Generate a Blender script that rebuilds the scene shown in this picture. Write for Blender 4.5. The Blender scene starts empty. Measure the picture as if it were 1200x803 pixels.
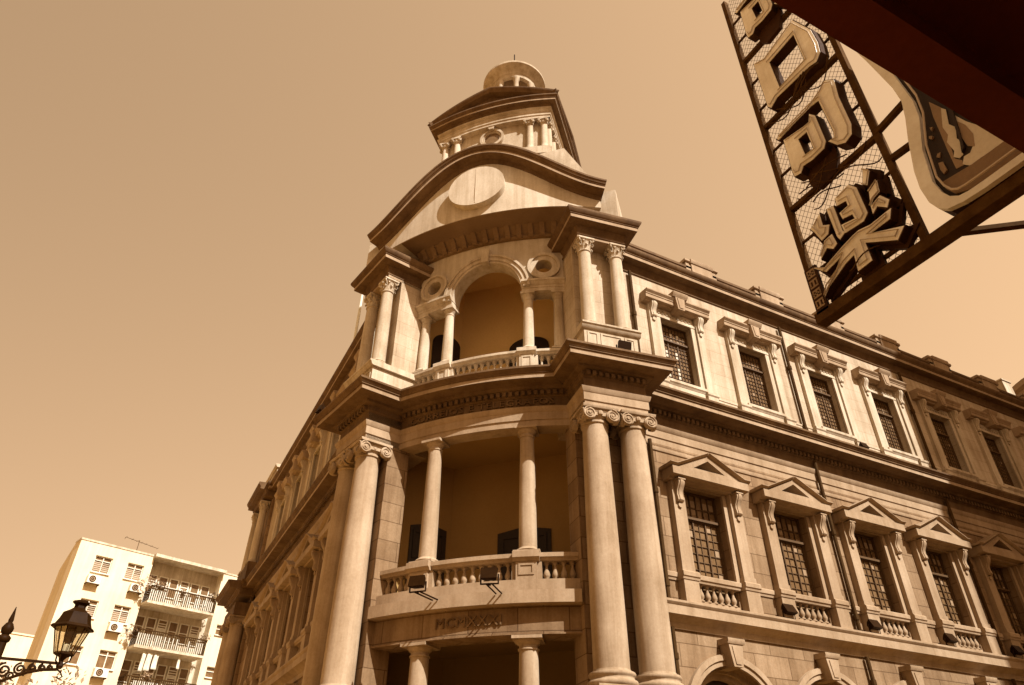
import bpy, bmesh, math, random
from mathutils import Vector, Matrix
R = math.radians
random.seed(7)
sc = bpy.context.scene
COL = sc.collection

# ------------------------------------------------------------------ camera
CAM = (-4.75, -12.52, 1.6)
cd = bpy.data.cameras.new("camera"); cam = bpy.data.objects.new("camera", cd); COL.objects.link(cam)
M = [[0.88657885, 0.27310992, 0.37334824], [-0.46254327, 0.51358795, 0.72269021], [0.00562671, -0.81341158, 0.58166137]]
mw = Matrix(((M[0][0], -M[0][1], -M[0][2], CAM[0]), (M[1][0], -M[1][1], -M[1][2], CAM[1]), (M[2][0], -M[2][1], -M[2][2], CAM[2]), (0, 0, 0, 1)))
cam.matrix_world = mw
cd.sensor_width = 36.0; cd.lens = 36.0 * 827 / 1200; cd.clip_start = 0.1; cd.clip_end = 2000
sc.camera = cam

# ------------------------------------------------------------------ sky, sun, exposure
SUN_EL, SUN_TH = 44.0, 14.0                       # elevation; degrees from -Y towards +X
SKY_STRENGTH, SUN_STRENGTH, EXPOSURE = 0.15, 3.1, 1.42
sx, sy = math.sin(R(SUN_TH)), -math.cos(R(SUN_TH))
w = bpy.data.worlds.new("World"); sc.world = w; w.use_nodes = True
nt = w.node_tree; nt.nodes.clear()
sky = nt.nodes.new("ShaderNodeTexSky"); sky.sky_type = 'NISHITA'; sky.sun_disc = False
sky.sun_elevation = R(SUN_EL); sky.sun_rotation = math.atan2(sx, sy); sky.air_density = 1.3; sky.dust_density = 3.5; sky.ozone_density = 1.0
bw = nt.nodes.new("ShaderNodeRGBToBW")
tint = nt.nodes.new("ShaderNodeMix"); tint.data_type = 'RGBA'; tint.blend_type = 'MULTIPLY'; tint.inputs[0].default_value = 1.0
tint.inputs[7].default_value = (1.0, 0.63, 0.345, 1)
pw = nt.nodes.new("ShaderNodeMath"); pw.operation = 'POWER'; pw.inputs[1].default_value = 0.55
bg = nt.nodes.new("ShaderNodeBackground"); bg.inputs[1].default_value = SKY_STRENGTH
wo = nt.nodes.new("ShaderNodeOutputWorld")
# the hazy air is brighter towards the sunny end of the street
tc = nt.nodes.new("ShaderNodeTexCoord"); dt = nt.nodes.new("ShaderNodeVectorMath"); dt.operation = 'DOT_PRODUCT'; dt.inputs[1].default_value = (0.43, 0.0, 0.17)
ad = nt.nodes.new("ShaderNodeMath"); ad.operation = 'ADD'; ad.inputs[1].default_value = 1.03; mh = nt.nodes.new("ShaderNodeMath"); mh.operation = 'MULTIPLY'
nt.links.new(tc.outputs["Generated"], dt.inputs[0]); nt.links.new(dt.outputs["Value"], ad.inputs[0])
nt.links.new(sky.outputs[0], bw.inputs[0]); nt.links.new(bw.outputs[0], pw.inputs[0]); nt.links.new(pw.outputs[0], mh.inputs[0]); nt.links.new(ad.outputs[0], mh.inputs[1]); nt.links.new(mh.outputs[0], tint.inputs[6]); nt.links.new(tint.outputs[2], bg.inputs[0]); nt.links.new(bg.outputs[0], wo.inputs[0])
ld = bpy.data.lights.new("sun", 'SUN'); ld.energy = SUN_STRENGTH; ld.angle = R(0.5); ld.color = (1.0, 0.97, 0.92)
sun = bpy.data.objects.new("sun", ld); COL.objects.link(sun)
sd = Vector((sx * math.cos(R(SUN_EL)), sy * math.cos(R(SUN_EL)), math.sin(R(SUN_EL))))
sun.rotation_euler = sd.to_track_quat('Z', 'Y').to_euler(); sun.location = (20, -40, 60)
vs = sc.view_settings
vs.view_transform = 'Standard'; vs.look = 'None'; vs.gamma = 1.0; vs.exposure = EXPOSURE; vs.use_curve_mapping = False
sc.render.film_transparent = False
sc.cycles.max_bounces = 8; sc.cycles.diffuse_bounces = 5; sc.cycles.glossy_bounces = 3
sc.cycles.use_denoising = True

# ------------------------------------------------------------------ materials
def sep(l):
    return (l, l * min(.95, 0.48 + 0.66 * l), l * min(.84, 0.11 + 0.95 * l), 1)

def mat(name, l, rough=0.85, var=0.25, scale=0.7, streak=0.0, bump=0.15, joints=None, spec=0.25, metal=0.0, col=None, fine=18.0, joint_dark=0.55, brickvar=0.06):
    m = bpy.data.materials.new(name); m.use_nodes = True
    t = m.node_tree; N = t.nodes; L = t.links
    b = N["Principled BSDF"]; b.inputs["Roughness"].default_value = rough; b.inputs["Metallic"].default_value = metal
    b.inputs["Specular IOR Level"].default_value = spec
    c = col or sep(l)
    geo = N.new("ShaderNodeNewGeometry")
    def noise(sc_, vec, det=6, ro=0.6):
        n = N.new("ShaderNodeTexNoise"); n.inputs["Scale"].default_value = sc_; n.inputs["Detail"].default_value = det; n.inputs["Roughness"].default_value = ro
        L.new(vec, n.inputs["Vector"]); return n.outputs["Fac"]
    def mrange(f, a, b_, lo, hi):
        r = N.new("ShaderNodeMapRange"); r.inputs[1].default_value = a; r.inputs[2].default_value = b_; r.inputs[3].default_value = lo; r.inputs[4].default_value = hi
        L.new(f, r.inputs[0]); return r.outputs[0]
    def mul(a, b_):
        r = N.new("ShaderNodeMath"); r.operation = 'MULTIPLY'
        L.new(a, r.inputs[0]); L.new(b_, r.inputs[1]); return r.outputs[0]
    big = noise(scale, geo.outputs["Position"])
    f = mrange(big, 0.3, 0.7, 1 - var, 1 + var * 0.45)
    fn = noise(fine, geo.outputs["Position"], 8, 0.7)
    f = mul(f, mrange(fn, 0.3, 0.7, 1 - var * 0.45, 1 + var * 0.3))
    if streak:
        mp = N.new("ShaderNodeMapping"); mp.inputs["Scale"].default_value = (2.6, 2.6, 0.16); L.new(geo.outputs["Position"], mp.inputs[0])
        s = noise(1.6, mp.outputs[0], 7, 0.65)
        f = mul(f, mrange(s, 0.42, 0.72, 1.0, 1 - streak))
    hgt = fn
    if joints:
        uv = N.new("ShaderNodeUVMap"); uv.uv_map = "UVMap"
        br = N.new("ShaderNodeTexBrick"); br.inputs["Scale"].default_value = 1.0
        br.inputs["Brick Width"].default_value = joints[0]; br.inputs["Row Height"].default_value = joints[1]; br.inputs["Mortar Size"].default_value = joints[2]
        br.inputs["Mortar Smooth"].default_value = 0.3; br.inputs["Bias"].default_value = 0.0
        br.inputs["Color1"].default_value = (1 - brickvar,) * 3 + (1,); br.inputs["Color2"].default_value = (1 + brickvar,) * 3 + (1,); br.inputs["Mortar"].default_value = (joint_dark,) * 3 + (1,)
        L.new(uv.outputs[0], br.inputs["Vector"])
        bwn = N.new("ShaderNodeRGBToBW"); L.new(br.outputs["Color"], bwn.inputs[0])
        f = mul(f, bwn.outputs[0])
        hm = N.new("ShaderNodeMath"); hm.operation = 'MULTIPLY_ADD'; hm.inputs[1].default_value = -1.2
        L.new(br.outputs["Fac"], hm.inputs[0]); L.new(fn, hm.inputs[2]); hgt = hm.outputs[0]
    mx = N.new("ShaderNodeMix"); mx.data_type = 'RGBA'; mx.blend_type = 'MULTIPLY'; mx.inputs[0].default_value = 1.0
    mx.inputs[6].default_value = c
    cc = N.new("ShaderNodeCombineColor"); 
    g2 = N.new("ShaderNodeMath"); g2.operation = 'POWER'; g2.inputs[1].default_value = 1.2; L.new(f, g2.inputs[0])
    b2 = N.new("ShaderNodeMath"); b2.operation = 'POWER'; b2.inputs[1].default_value = 1.5; L.new(f, b2.inputs[0])
    L.new(f, cc.inputs[0]); L.new(g2.outputs[0], cc.inputs[1]); L.new(b2.outputs[0], cc.inputs[2])
    L.new(cc.outputs[0], mx.inputs[7]); L.new(mx.outputs[2], b.inputs["Base Color"])
    if bump:
        bp = N.new("ShaderNodeBump"); bp.inputs["Strength"].default_value = bump; bp.inputs["Distance"].default_value = 0.02
        L.new(hgt, bp.inputs["Height"]); L.new(bp.outputs[0], b.inputs["Normal"])
    return m

MT = dict(
    pale=mat("pale_render_courses", 0.49, var=0.26, streak=0.34, joints=(0.92, 0.40, 0.008), joint_dark=0.72, brickvar=0.03),
    paleplain=mat("pale_render", 0.54, var=0.28, streak=0.36),
    granite=mat("grey_granite_ashlar", 0.26, var=0.32, streak=0.38, joints=(1.05, 0.47, 0.012), joint_dark=0.5, brickvar=0.13, bump=0.3),
    stone=mat("dressed_stone", 0.36, var=0.25, streak=0.25),
    column=mat("column_stone", 0.40, var=0.24, streak=0.32, scale=1.1, bump=0.2),
    cornice=mat("weathered_shade_toned_cornice", 0.15, var=0.35, streak=0.35, scale=1.2),  # grimy weathered stone, darkened further to put soffit shade into the tone
    gable=mat("gable_render", 0.56, var=0.22, streak=0.3),
    insidedark=mat("loggia_plaster_shaded", 0.2, col=(.17, .10, .035, 1), var=0.15, scale=0.4, bump=0.05),  # darkest copy of the plaster, the ground loggia's shade put into its colour
    insidepale=mat("loggia_plaster_lit", 0.78, col=(.80, .54, .22, 1), var=0.12, scale=0.4, bump=0.05),  # palest copy of the plaster, extra light put into its colour
    inside=mat("loggia_plaster", 0.50, col=(.36, .215, .07, 1), var=0.15, scale=0.4, bump=0.05),  # saturated brown puts the tone of the shade into the plaster
    soffit=mat("shade_toned_soffit_plaster", 0.20, var=0.25, scale=0.8),  # lowered tone deepens the shade under the gable
    wood=mat("painted_joinery", 0.10, var=0.2, scale=3, rough=0.6, bump=0.1),
    dark=mat("dark_door_wood", 0.03, var=0.2, rough=0.5),
    glass=mat("brown_window_glass", 0.18, var=0.35, scale=2.5, rough=0.25, spec=0.5, bump=0.02),  # opaque mid-brown panes with random mottling
    paleglass=mat("painted_sky_pane", 0.62, var=0.2, scale=6, rough=0.3, bump=0.02),  # bright sky in the glass, painted as pale panes
    iron=mat("black_iron", 0.02, col=(.022, .009, .002, 1), var=0.3, rough=0.5, scale=4, spec=0.04),
    pipe=mat("dark_pipe_paint", 0.06, var=0.3, rough=0.8, scale=3, spec=0.05),
    signsteel=mat("rusted_sign_steel", 0.1, col=(.09, .045, .014, 1), var=0.4, rough=0.85, scale=5, spec=0.05),
    signface=mat("light_lifted_sign_face", 0.95, var=0.18, rough=0.55, scale=2.2, streak=0.2),  # tone raised to stand for light the shaded faces lack
    signside=mat("dark_sign_side", 0.03, col=(.05, .02, .006, 1), spec=0.08, var=0.3, rough=0.6, scale=4),
    rim=mat("pale_sign_rim", 0.80, var=0.15, rough=0.5, scale=2),
    artdark=mat("sign_art_dark", 0.03, var=0.2, rough=0.5),
    artmid=mat("sign_art_mid", 0.30, var=0.2, rough=0.5),
    artpale=mat("sign_art_pale", 0.62, var=0.2, rough=0.5),
    artbase=mat("sign_art_base", 0.22, var=0.2, rough=0.5),
    tube=mat("glass_neon_tube", 0.5, var=0.1, rough=0.2, spec=0.5),
    canopy=mat("dark_canopy_paint", 0.1, col=(.13, .022, .004, 1), var=0.3, rough=0.8, scale=0.8),
    white=mat("white_wall_paint", 0.80, col=(.72, .62, .44, 1), var=0.12, streak=0.10, scale=0.35, bump=0.05),
    whitedirty=mat("stained_white_paint", 0.62, var=0.3, streak=0.35, scale=0.8),
    metalwhite=mat("white_enamel", 0.72, var=0.08, rough=0.4),
    laundry=mat("washed_cloth", 0.70, var=0.2, scale=4),
    leaf=mat("leaf", 0.10, var=0.5, scale=3, rough=0.5, spec=0.35),
    paleleaf=mat("pale_sunlit_leaf", 0.34, var=0.4, scale=3, rough=0.5),  # paler copy of leaf with sunshine put into its colour
    bark=mat("bark", 0.08, var=0.4, scale=5),
    clay=mat("clay_pot", 0.2, var=0.3, scale=4),
    asphalt=mat("street_setts", 0.14, col=(.15, .085, .025, 1), var=0.3, scale=2, rough=0.9),  # unseen road, its tone chosen for the light it bounces upward
    paving=mat("warm_bounce_paving", 0.40, col=(.50, .31, .10, 1), var=0.25, scale=1.2, joints=(0.3, 0.15, 0.01)),  # unseen paving, colour chosen to bounce warm light onto shaded walls
    kerb=mat("granite_kerb", 0.25, var=0.3, scale=2),
    roadpaint=mat("road_paint", 0.7, var=0.2, scale=3),
    ground=mat("ground", 0.2, col=(.22, .12, .035, 1), var=0.3, scale=0.3),  # unseen ground, browned so the light it bounces is warm
    hotel=mat("hotel_render", 0.34, var=0.15, scale=0.2),
    bulb=mat("lamp_glass_bulb", 0.10, var=0.1, rough=0.15, spec=0.5),
)
def pane_glass():
    m = bpy.data.materials.new("lantern_glass"); m.use_nodes = True
    t = m.node_tree; t.nodes.clear()
    o = t.nodes.new("ShaderNodeOutputMaterial"); mix = t.nodes.new("ShaderNodeMixShader"); mix.inputs[0].default_value = 0.28
    tr = t.nodes.new("ShaderNodeBsdfTransparent"); tr.inputs[0].default_value = (0.92, 0.86, 0.72, 1)
    gl = t.nodes.new("ShaderNodeBsdfGlossy"); gl.inputs[0].default_value = (0.8, 0.66, 0.42, 1); gl.inputs[1].default_value = 0.25
    t.links.new(tr.outputs[0], mix.inputs[1]); t.links.new(gl.outputs[0], mix.inputs[2]); t.links.new(mix.outputs[0], o.inputs[0])
    return m
MT['lanternglass'] = pane_glass()

# ------------------------------------------------------------------ mesh builder
def IDF(a, o, z): return (a, o, z)
class MB:
    def __init__(s): s.V = []; s.A = []; s.F = []; s.MI = []; s.mi = 0
    def v(s, p, a=None): s.V.append(tuple(p)); s.A.append(a); return len(s.V) - 1
    def f(s, *ids): s.F.append(ids); s.MI.append(s.mi)
    def fv(s, fr, a, o, z): return s.v(fr(a, o, z), a)
    def box(s, fr, a0, a1, o0, o1, z0, z1, n=1):
        return s.prof(fr, a0, a1, [(o0, z0), (o1, z0), (o1, z1), (o0, z1)], n)
    def prof(s, fr, a0, a1, poly, n=1):
        rows = []
        for i in range(n + 1):
            a = a0 + (a1 - a0) * i / n
            rows.append([s.fv(fr, a, o, z) for o, z in poly])
        k = len(poly)
        for i in range(n):
            for j in range(k): s.f(rows[i][j], rows[i][(j + 1) % k], rows[i + 1][(j + 1) % k], rows[i + 1][j])
        s.f(*rows[0]); s.f(*rows[-1])
    def prism(s, fr, poly, o0, o1):
        b = [s.fv(fr, a, o0, z) for a, z in poly]; t = [s.fv(fr, a, o1, z) for a, z in poly]; k = len(poly)
        for j in range(k): s.f(b[j], b[(j + 1) % k], t[(j + 1) % k], t[j])
        s.f(*b); s.f(*t)
    def ring(s, fr, outer, inner, o0, o1):          # frame between two loops of equal length
        k = len(outer); q = []
        for lp in (outer, inner):
            for o in (o0, o1): q.append([s.fv(fr, a, o, z) for a, z in lp])
        ob, of, ib, if_ = q
        for j in range(k):
            n = (j + 1) % k
            s.f(of[j], of[n], if_[n], if_[j]); s.f(ob[j], ob[n], ib[n], ib[j]); s.f(of[j], of[n], ob[n], ob[j]); s.f(if_[j], if_[n], ib[n], ib[j])
    def arcband(s, fr, c, r0, r1, o0, o1, t0=0.0, t1=math.pi, n=24):
        q = []
        for i in range(n + 1):
            t = t0 + (t1 - t0) * i / n
            q.append([s.fv(fr, c[0] + r * math.cos(t), o, c[1] + r * math.sin(t)) for r, o in ((r0, o0), (r1, o0), (r1, o1), (r0, o1))])
        for i in range(n):
            for j in range(4): s.f(q[i][j], q[i][(j + 1) % 4], q[i + 1][(j + 1) % 4], q[i + 1][j])
        if abs(abs(t1 - t0) - 2 * math.pi) > 1e-4: s.f(*q[0]); s.f(*q[-1])
    def disc(s, fr, c, r, o0, o1, n=32, rz=None):
        rz = rz or r
        s.prism(fr, [(c[0] + r * math.cos(2 * math.pi * i / n), c[1] + rz * math.sin(2 * math.pi * i / n)) for i in range(n)], o0, o1)
    def lathe(s, c, prof, n=20, a0=0.0):
        rows = []
        for r, z in prof:
            rows.append([s.v((c[0] + r * math.cos(a0 + 2 * math.pi * i / n), c[1] + r * math.sin(a0 + 2 * math.pi * i / n), c[2] + z)) for i in range(n)])
        for j in range(len(rows) - 1):
            for i in range(n): s.f(rows[j][i], rows[j][(i + 1) % n], rows[j + 1][(i + 1) % n], rows[j + 1][i])
        s.f(*rows[0]); s.f(*rows[-1])
    def lathe_ring(s, c, prof, n=40):               # closed profile
        rows = []
        for r, z in prof:
            rows.append([s.v((c[0] + r * math.cos(2 * math.pi * i / n), c[1] + r * math.sin(2 * math.pi * i / n), c[2] + z)) for i in range(n)])
        k = len(rows)
        for j in range(k):
            for i in range(n): s.f(rows[j][i], rows[j][(i + 1) % n], rows[(j + 1) % k][(i + 1) % n], rows[(j + 1) % k][i])
    def tube(s, pts, r, n=6, r2=None):
        pts = [Vector(p) for p in pts]; rows = []
        for i, p in enumerate(pts):
            if i == 0: d = pts[1] - pts[0]
            elif i == len(pts) - 1: d = pts[-1] - pts[-2]
            else: d = (pts[i + 1] - pts[i]).normalized() + (pts[i] - pts[i - 1]).normalized()
            d.normalize()
            u = d.orthogonal() if i == 0 else (u - d * u.dot(d))
            u.normalize(); v_ = d.cross(u)
            rr = r if r2 is None else r + (r2 - r) * i / (len(pts) - 1)
            rows.append([s.v(p + u * (rr * math.cos(2 * math.pi * k / n)) + v_ * (rr * math.sin(2 * math.pi * k / n))) for k in range(n)])
        for j in range(len(rows) - 1):
            for i in range(n): s.f(rows[j][i], rows[j][(i + 1) % n], rows[j + 1][(i + 1) % n], rows[j + 1][i])
        s.f(*rows[0]); s.f(*rows[-1])
    def sweep(s, path, prof, band=None):           # plan path, profile (outward, z); outward is the path's left side
        P = [Vector((p[0], p[1])) for p in path]; rows = []; n = len(P)
        acc = 0
        for i in range(n):
            if i > 0: acc += (P[i] - P[i - 1]).length
            d0 = (P[i] - P[i - 1]).normalized() if i > 0 else None
            d1 = (P[i + 1] - P[i]).normalized() if i < n - 1 else None
            n0 = Vector((-d0.y, d0.x)) if d0 else None; n1 = Vector((-d1.y, d1.x)) if d1 else None
            if n0 is None: m = n1
            elif n1 is None: m = n0
            else:
                m = (n0 + n1); m = m / max(0.25, (m.dot(n0)))
            rows.append([s.v((P[i].x + m.x * o, P[i].y + m.y * o, z), acc) for o, z in prof])
        k = len(prof)
        for i in range(n - 1):
            for j in range(k):
                s.mi = 1 if band and band[0] <= min(prof[j][1], prof[(j + 1) % k][1]) and max(prof[j][1], prof[(j + 1) % k][1]) <= band[1] else 0
                s.f(rows[i][j], rows[i][(j + 1) % k], rows[i + 1][(j + 1) % k], rows[i + 1][j])
        s.mi = 0
        s.f(*rows[0]); s.f(*rows[-1])
    def sweep_az(s, fr, pts, prof, band=None):                 # curve in (a,z); profile (o,t) with t along the curve normal (up side)
        P = [Vector(p) for p in pts]; rows = []; n = len(P)
        for i in range(n):
            d = (P[min(i + 1, n - 1)] - P[max(i - 1, 0)]).normalized(); nn = Vector((-d.y, d.x))
            if nn.y < 0: nn = -nn
            rows.append([s.fv(fr, P[i].x + nn.x * t, o, P[i].y + nn.y * t) for o, t in prof])
        k = len(prof)
        for i in range(n - 1):
            for j in range(k):
                s.mi = 1 if band and prof[j][0] > 0 and prof[(j + 1) % k][0] > 0 and band[0] <= min(prof[j][1], prof[(j + 1) % k][1]) and max(prof[j][1], prof[(j + 1) % k][1]) <= band[1] else 0
                s.f(rows[i][j], rows[i][(j + 1) % k], rows[i + 1][(j + 1) % k], rows[i + 1][j])
        s.mi = 0
        s.f(*rows[0]); s.f(*rows[-1])
    def build(s, name, mats, parent=None, smooth=35, loc=None, rz=0.0):
        me = bpy.data.meshes.new(name); bm = bmesh.new()
        vs_ = [bm.verts.new(p) for p in s.V]
        al = {v_: a for v_, a in zip(vs_, s.A)}
        for ids, mi in zip(s.F, s.MI):
            try:
                fc = bm.faces.new([vs_[i] for i in ids]); fc.material_index = mi
            except ValueError: pass
        bmesh.ops.recalc_face_normals(bm, faces=bm.faces[:])
        uv = bm.loops.layers.uv.new("UVMap")
        for fc in bm.faces:
            nrm = fc.normal
            aa = [al.get(l.vert) for l in fc.loops]
            usea = None not in aa and max(aa) - min(aa) > 0.02
            tx, ty = -nrm.y, nrm.x; ln = math.hypot(tx, ty) or 1
            for l in fc.loops:
                p = l.vert.co
                if abs(nrm.z) > 0.75: l[uv].uv = (p.x, p.y)
                elif usea: l[uv].uv = (al[l.vert], p.z)
                else: l[uv].uv = ((p.x * tx + p.y * ty) / ln, p.z)
        bm.to_mesh(me); bm.free()
        if not isinstance(mats, (list, tuple)): mats = [mats]
        for m_ in mats: me.materials.append(MT[m_])
        if smooth:
            me.polygons.foreach_set("use_smooth", [True] * len(me.polygons)); me.set_sharp_from_angle(angle=R(smooth))
        o = bpy.data.objects.new(name, me); COL.objects.link(o)
        if loc: o.location = loc
        o.rotation_euler.z = rz
        if parent: o.parent = parent
        return o

def tag(o, label=None, cat=None, group=None, kind=None):
    if label: o['label'] = label
    if cat: o['category'] = cat
    if group: o['group'] = group
    if kind: o['kind'] = kind
    return o
def thing(name, label, cat, group=None, loc=(0, 0, 0), rz=0.0):
    o = bpy.data.objects.new(name, None); COL.objects.link(o); o.location = loc; o.rotation_euler.z = rz; o.empty_display_size = 0.3
    return tag(o, label, cat, group)
def dup(o, parent=None, loc=None, rz=None):
    c = o.copy(); COL.objects.link(c)
    if parent is not None: c.parent = parent
    if loc is not None: c.location = loc
    if rz is not None: c.rotation_euler.z = rz
    for ch in KIDS.get(o.name, []): dup(ch, c)
    KIDS.setdefault(c.name, [])
    KIDS[c.name] = [x for x in COL_CHILDREN(c)]
    return c
KIDS = {}
def COL_CHILDREN(o): return list(o.children)
def dup(o, parent=None, loc=None, rz=None):
    c = o.copy(); COL.objects.link(c)
    if parent is not None: c.parent = parent
    if loc is not None: c.location = loc
    if rz is not None: c.rotation_euler.z = rz
    for ch in list(o.children): dup(ch, c)
    return c

def text_part(body, size, fr, ac, oc, zc, depth, name, m, parent, squeeze=1.0):
    cu = bpy.data.curves.new("txt", 'FONT'); cu.body = body; cu.size = size; cu.extrude = depth / 2; cu.align_x = 'CENTER'; cu.align_y = 'CENTER'; cu.resolution_u = 2; cu.space_character = 1.12
    ob = bpy.data.objects.new("txt", cu); COL.objects.link(ob)
    dg = bpy.context.evaluated_depsgraph_get(); ev = ob.evaluated_get(dg); tm = ev.to_mesh()
    mb = MB()
    for v_ in tm.vertices: mb.fv(fr, ac + v_.co.x * squeeze, oc + v_.co.z, zc + v_.co.y)
    for p in tm.polygons: mb.f(*p.vertices)
    ev.to_mesh_clear(); bpy.data.objects.remove(ob); bpy.data.curves.remove(cu)
    return mb.build(name, m, parent, smooth=0)

# ------------------------------------------------------------------ frames of the corner building
S2 = 2 ** -0.5
def FR(a, o, z): return (a, -o, z)
def FL(a, o, z): return (-o, a, z)
C10, S10 = math.cos(R(10)), math.sin(R(10))
def PF(al, dep): return (2.68 + C10 * al + S10 * dep, -1.14 - S10 * al + C10 * dep)
def PR(a, o, z): x, y = PF(a, -o); return (x, y, z)
def PL(a, o, z): x, y = PF(a, -o); return (y, x, z)
RAD = 8.0; DC = 10.25
def CF(a, o, z):
    t = a / RAD; r = RAD + o; p = r * math.sin(t); d = DC - r * math.cos(t)
    return ((d + p) * S2, (d - p) * S2, z)
def rot_of(fr):
    x0 = fr(0, 0, 0); x1 = fr(1, 0, 0); return math.atan2(x1[1] - x0[1], x1[0] - x0[0])
ROT = {'R': 0.0, 'PR': R(-10), 'PL': R(-80), 'L': R(-90)}

# pier return line meets the bay circle
def pier_ret(al, o):
    dep = 0.4
    while dep < 3:
        x, y = PF(al, dep); d = (x + y) * S2; p = (x - y) * S2
        if math.hypot(DC - d, p) <= RAD + o: return (x, y), RAD * math.asin(p / (RAD + o))
        dep += 0.005
sw = lambda p: (p[1], p[0])
AL0, AL1, DEP = 0.5, 2.12, 0.5
A_ = PF(AL0, DEP); B_ = PF(AL1, DEP)
RET, ARET = pier_ret(AL0, 0.0)
B2 = PF(AL1, (1.14 + S10 * AL1) / C10)
UEND = 32.0; VEND = 21.9
def arcpath(o, a0, a1, n): return [CF(a0 + (a1 - a0) * i / n, o, 0)[:2] for i in range(n + 1)]
NB = 28
path_main = [(UEND, 0), B2, B_, A_, RET] + arcpath(0, ARET, -ARET, NB)[1:-1] + [sw(RET), sw(A_), sw(B_), sw(B2), (0, VEND)]

PO = thing("post_office", "ornate three storey stone corner building with giant columns, curved loggias and domed clock tower", "building")

# ------------------------------------------------------------------ main entablature
ent = [(-.42, 9.93), (0, 9.93), (0, 10.09), (.03, 10.1), (.03, 10.30), (.06, 10.33), (.09, 10.44), (0, 10.47), (0, 10.72), (.05, 10.76), (.05, 10.88), (.16, 10.93), (.18, 10.99), (.50, 11.0), (.52, 11.005), (.52, 11.115), (.555, 11.13), (.555, 11.155), (.57, 11.165), (.60, 11.22), (.63, 11.24), (.63, 11.295), (.5, 11.31), (-.42, 11.34)]
arch_p = ent[:8] + [(-.42, 10.47)]
corn_p = [(-.42, 10.475), (0, 10.475)] + ent[8:]
m = MB(); m.sweep(path_main, arch_p); m.build("architrave", 'stone', PO)
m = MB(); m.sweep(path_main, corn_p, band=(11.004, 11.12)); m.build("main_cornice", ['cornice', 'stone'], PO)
# dentils along every straight and curved run
m = MB()
def dent_line(fr, a0, a1, o, step=0.155):
    n = max(1, int((a1 - a0) / step)); 
    for i in range(n):
        a = a0 + (a1 - a0) * (i + .5) / n
        m.box(fr, a - .045, a + .045, o + .04, o + .135, 10.765, 10.875)
dent_line(FR, B2[0] + .1, 26, 0); dent_line(FL, B2[0] + .1, VEND - .1, 0)
for fr in (PR, PL): dent_line(fr, AL0, AL1, -DEP)
dent_line(CF, -ARET + .1, ARET - .1, 0)
m.build("dentil_band", 'cornice', PO)

# bay frieze lettering
text_part("CORREIOS E TELEGRAFOS", 0.25, CF, 0.0, 0.02, 10.595, 0.05, "inscription", 'cornice', PO, squeeze=1.22)
text_part("MCMXXXI", 0.29, CF, 0.0, 0.125, 5.40, 0.04, "inscription", 'cornice', PO, squeeze=1.02)

# ------------------------------------------------------------------ columns
def volute_scroll(mb, a, z, o0, o1, r, sgn):
    fr = lambda x, o, zz: (x, -o, zz)
    mb.disc(fr, (a, z), r * .93, o0, o1, 22)
    for o in (o1, ):
        pts = []
        for i in range(44):
            t = i / 43 * 4.6 * math.pi; rr = r * (1.0 - .86 * i / 43)
            pts.append((a + sgn * rr * math.sin(t), -(o + .012), z + rr * math.cos(t)))
        mb.tube(pts, r * .11, 5)
        mb.disc(fr, (a, z), r * .2, o, o + .035, 10)
def make_giant_column():
    zb, zt = 4.30, 9.58
    mb = MB(); prof = []
    for i in range(13):
        t = i / 12; r = .352 - .062 * t ** 1.8
        prof.append((r, zb + (zt - zb) * t))
    mb.lathe((0, 0, 0), prof, 36)
    col = mb.build("giant_column", 'column', PO, smooth=50)
    b = MB(); b.box(lambda a, o, z: (a, -o, z), -.50, .50, -.50, .50, 3.9, 4.02)
    b.lathe((0, 0, 0), [(.44, 4.02), (.475, 4.05), (.49, 4.09), (.475, 4.13), (.43, 4.15), (.42, 4.18), (.43, 4.20), (.45, 4.22), (.455, 4.25), (.44, 4.28), (.375, 4.295), (.365, 4.33)], 36)
    b.build("base", 'column', col, smooth=50)
    c = MB(); fr = lambda a, o, z: (a, -o, z)
    c.lathe((0, 0, 0), [(.30, 9.54), (.325, 9.56), (.325, 9.60), (.30, 9.62), (.30, 9.66), (.36, 9.72), (.37, 9.78), (.33, 9.82)], 36)
    for k in range(16):
        a = 2 * math.pi * k / 16
        c.lathe((.35 * math.cos(a), .35 * math.sin(a), 9.69), [(.01, 0), (.035, .03), (.04, .06), (.02, .1)], 6)
    for k in range(4):
        a = k * math.pi / 2; v0 = len(c.V)
        for s_ in (-1, 1): volute_scroll(c, s_ * .285, 9.70, .34, .42, .158, s_)
        for i in range(v0, len(c.V)):
            x, y, z = c.V[i]; c.V[i] = (x * math.cos(a) - y * math.sin(a), x * math.sin(a) + y * math.cos(a), z)
    c.box(fr, -.37, .37, -.37, .37, 9.80, 9.86)
    c.box(fr, -.33, .33, -.36, .36, 9.70, 9.80); c.box(fr, -.36, .36, -.33, .33, 9.701, 9.801); c.prof(fr, -.44, .44, [(-.44, 9.862), (.42, 9.862), (.44, 9.90), (.44, 9.927), (-.44, 9.927)])
    c.lathe((0, -.35, 9.76), [(.01, -.06), (.06, -.04), (.075, 0), (.06, .05), (.01, .07)], 8)
    c.tube([(-.36, -.345, 9.83), (-.15, -.35, 9.80), (0, -.35, 9.79), (.15, -.35, 9.80), (.36, -.345, 9.83)], .018, 5)
    c.build("capital", 'column', col, smooth=40)
    return col
gc = make_giant_column()
GCOL = 0.80
spots = []
for nm, fr in (('PR', PR), ('PL', PL)):
    for al in (0.84, 1.80):
        spots.append((fr(al, -GCOL, 0), ROT[nm]))
for i, (p, rz) in enumerate(spots):
    if i == 0: gc.location = p; gc.rotation_euler.z = rz
    else: dup(gc, PO, p, rz)

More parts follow.
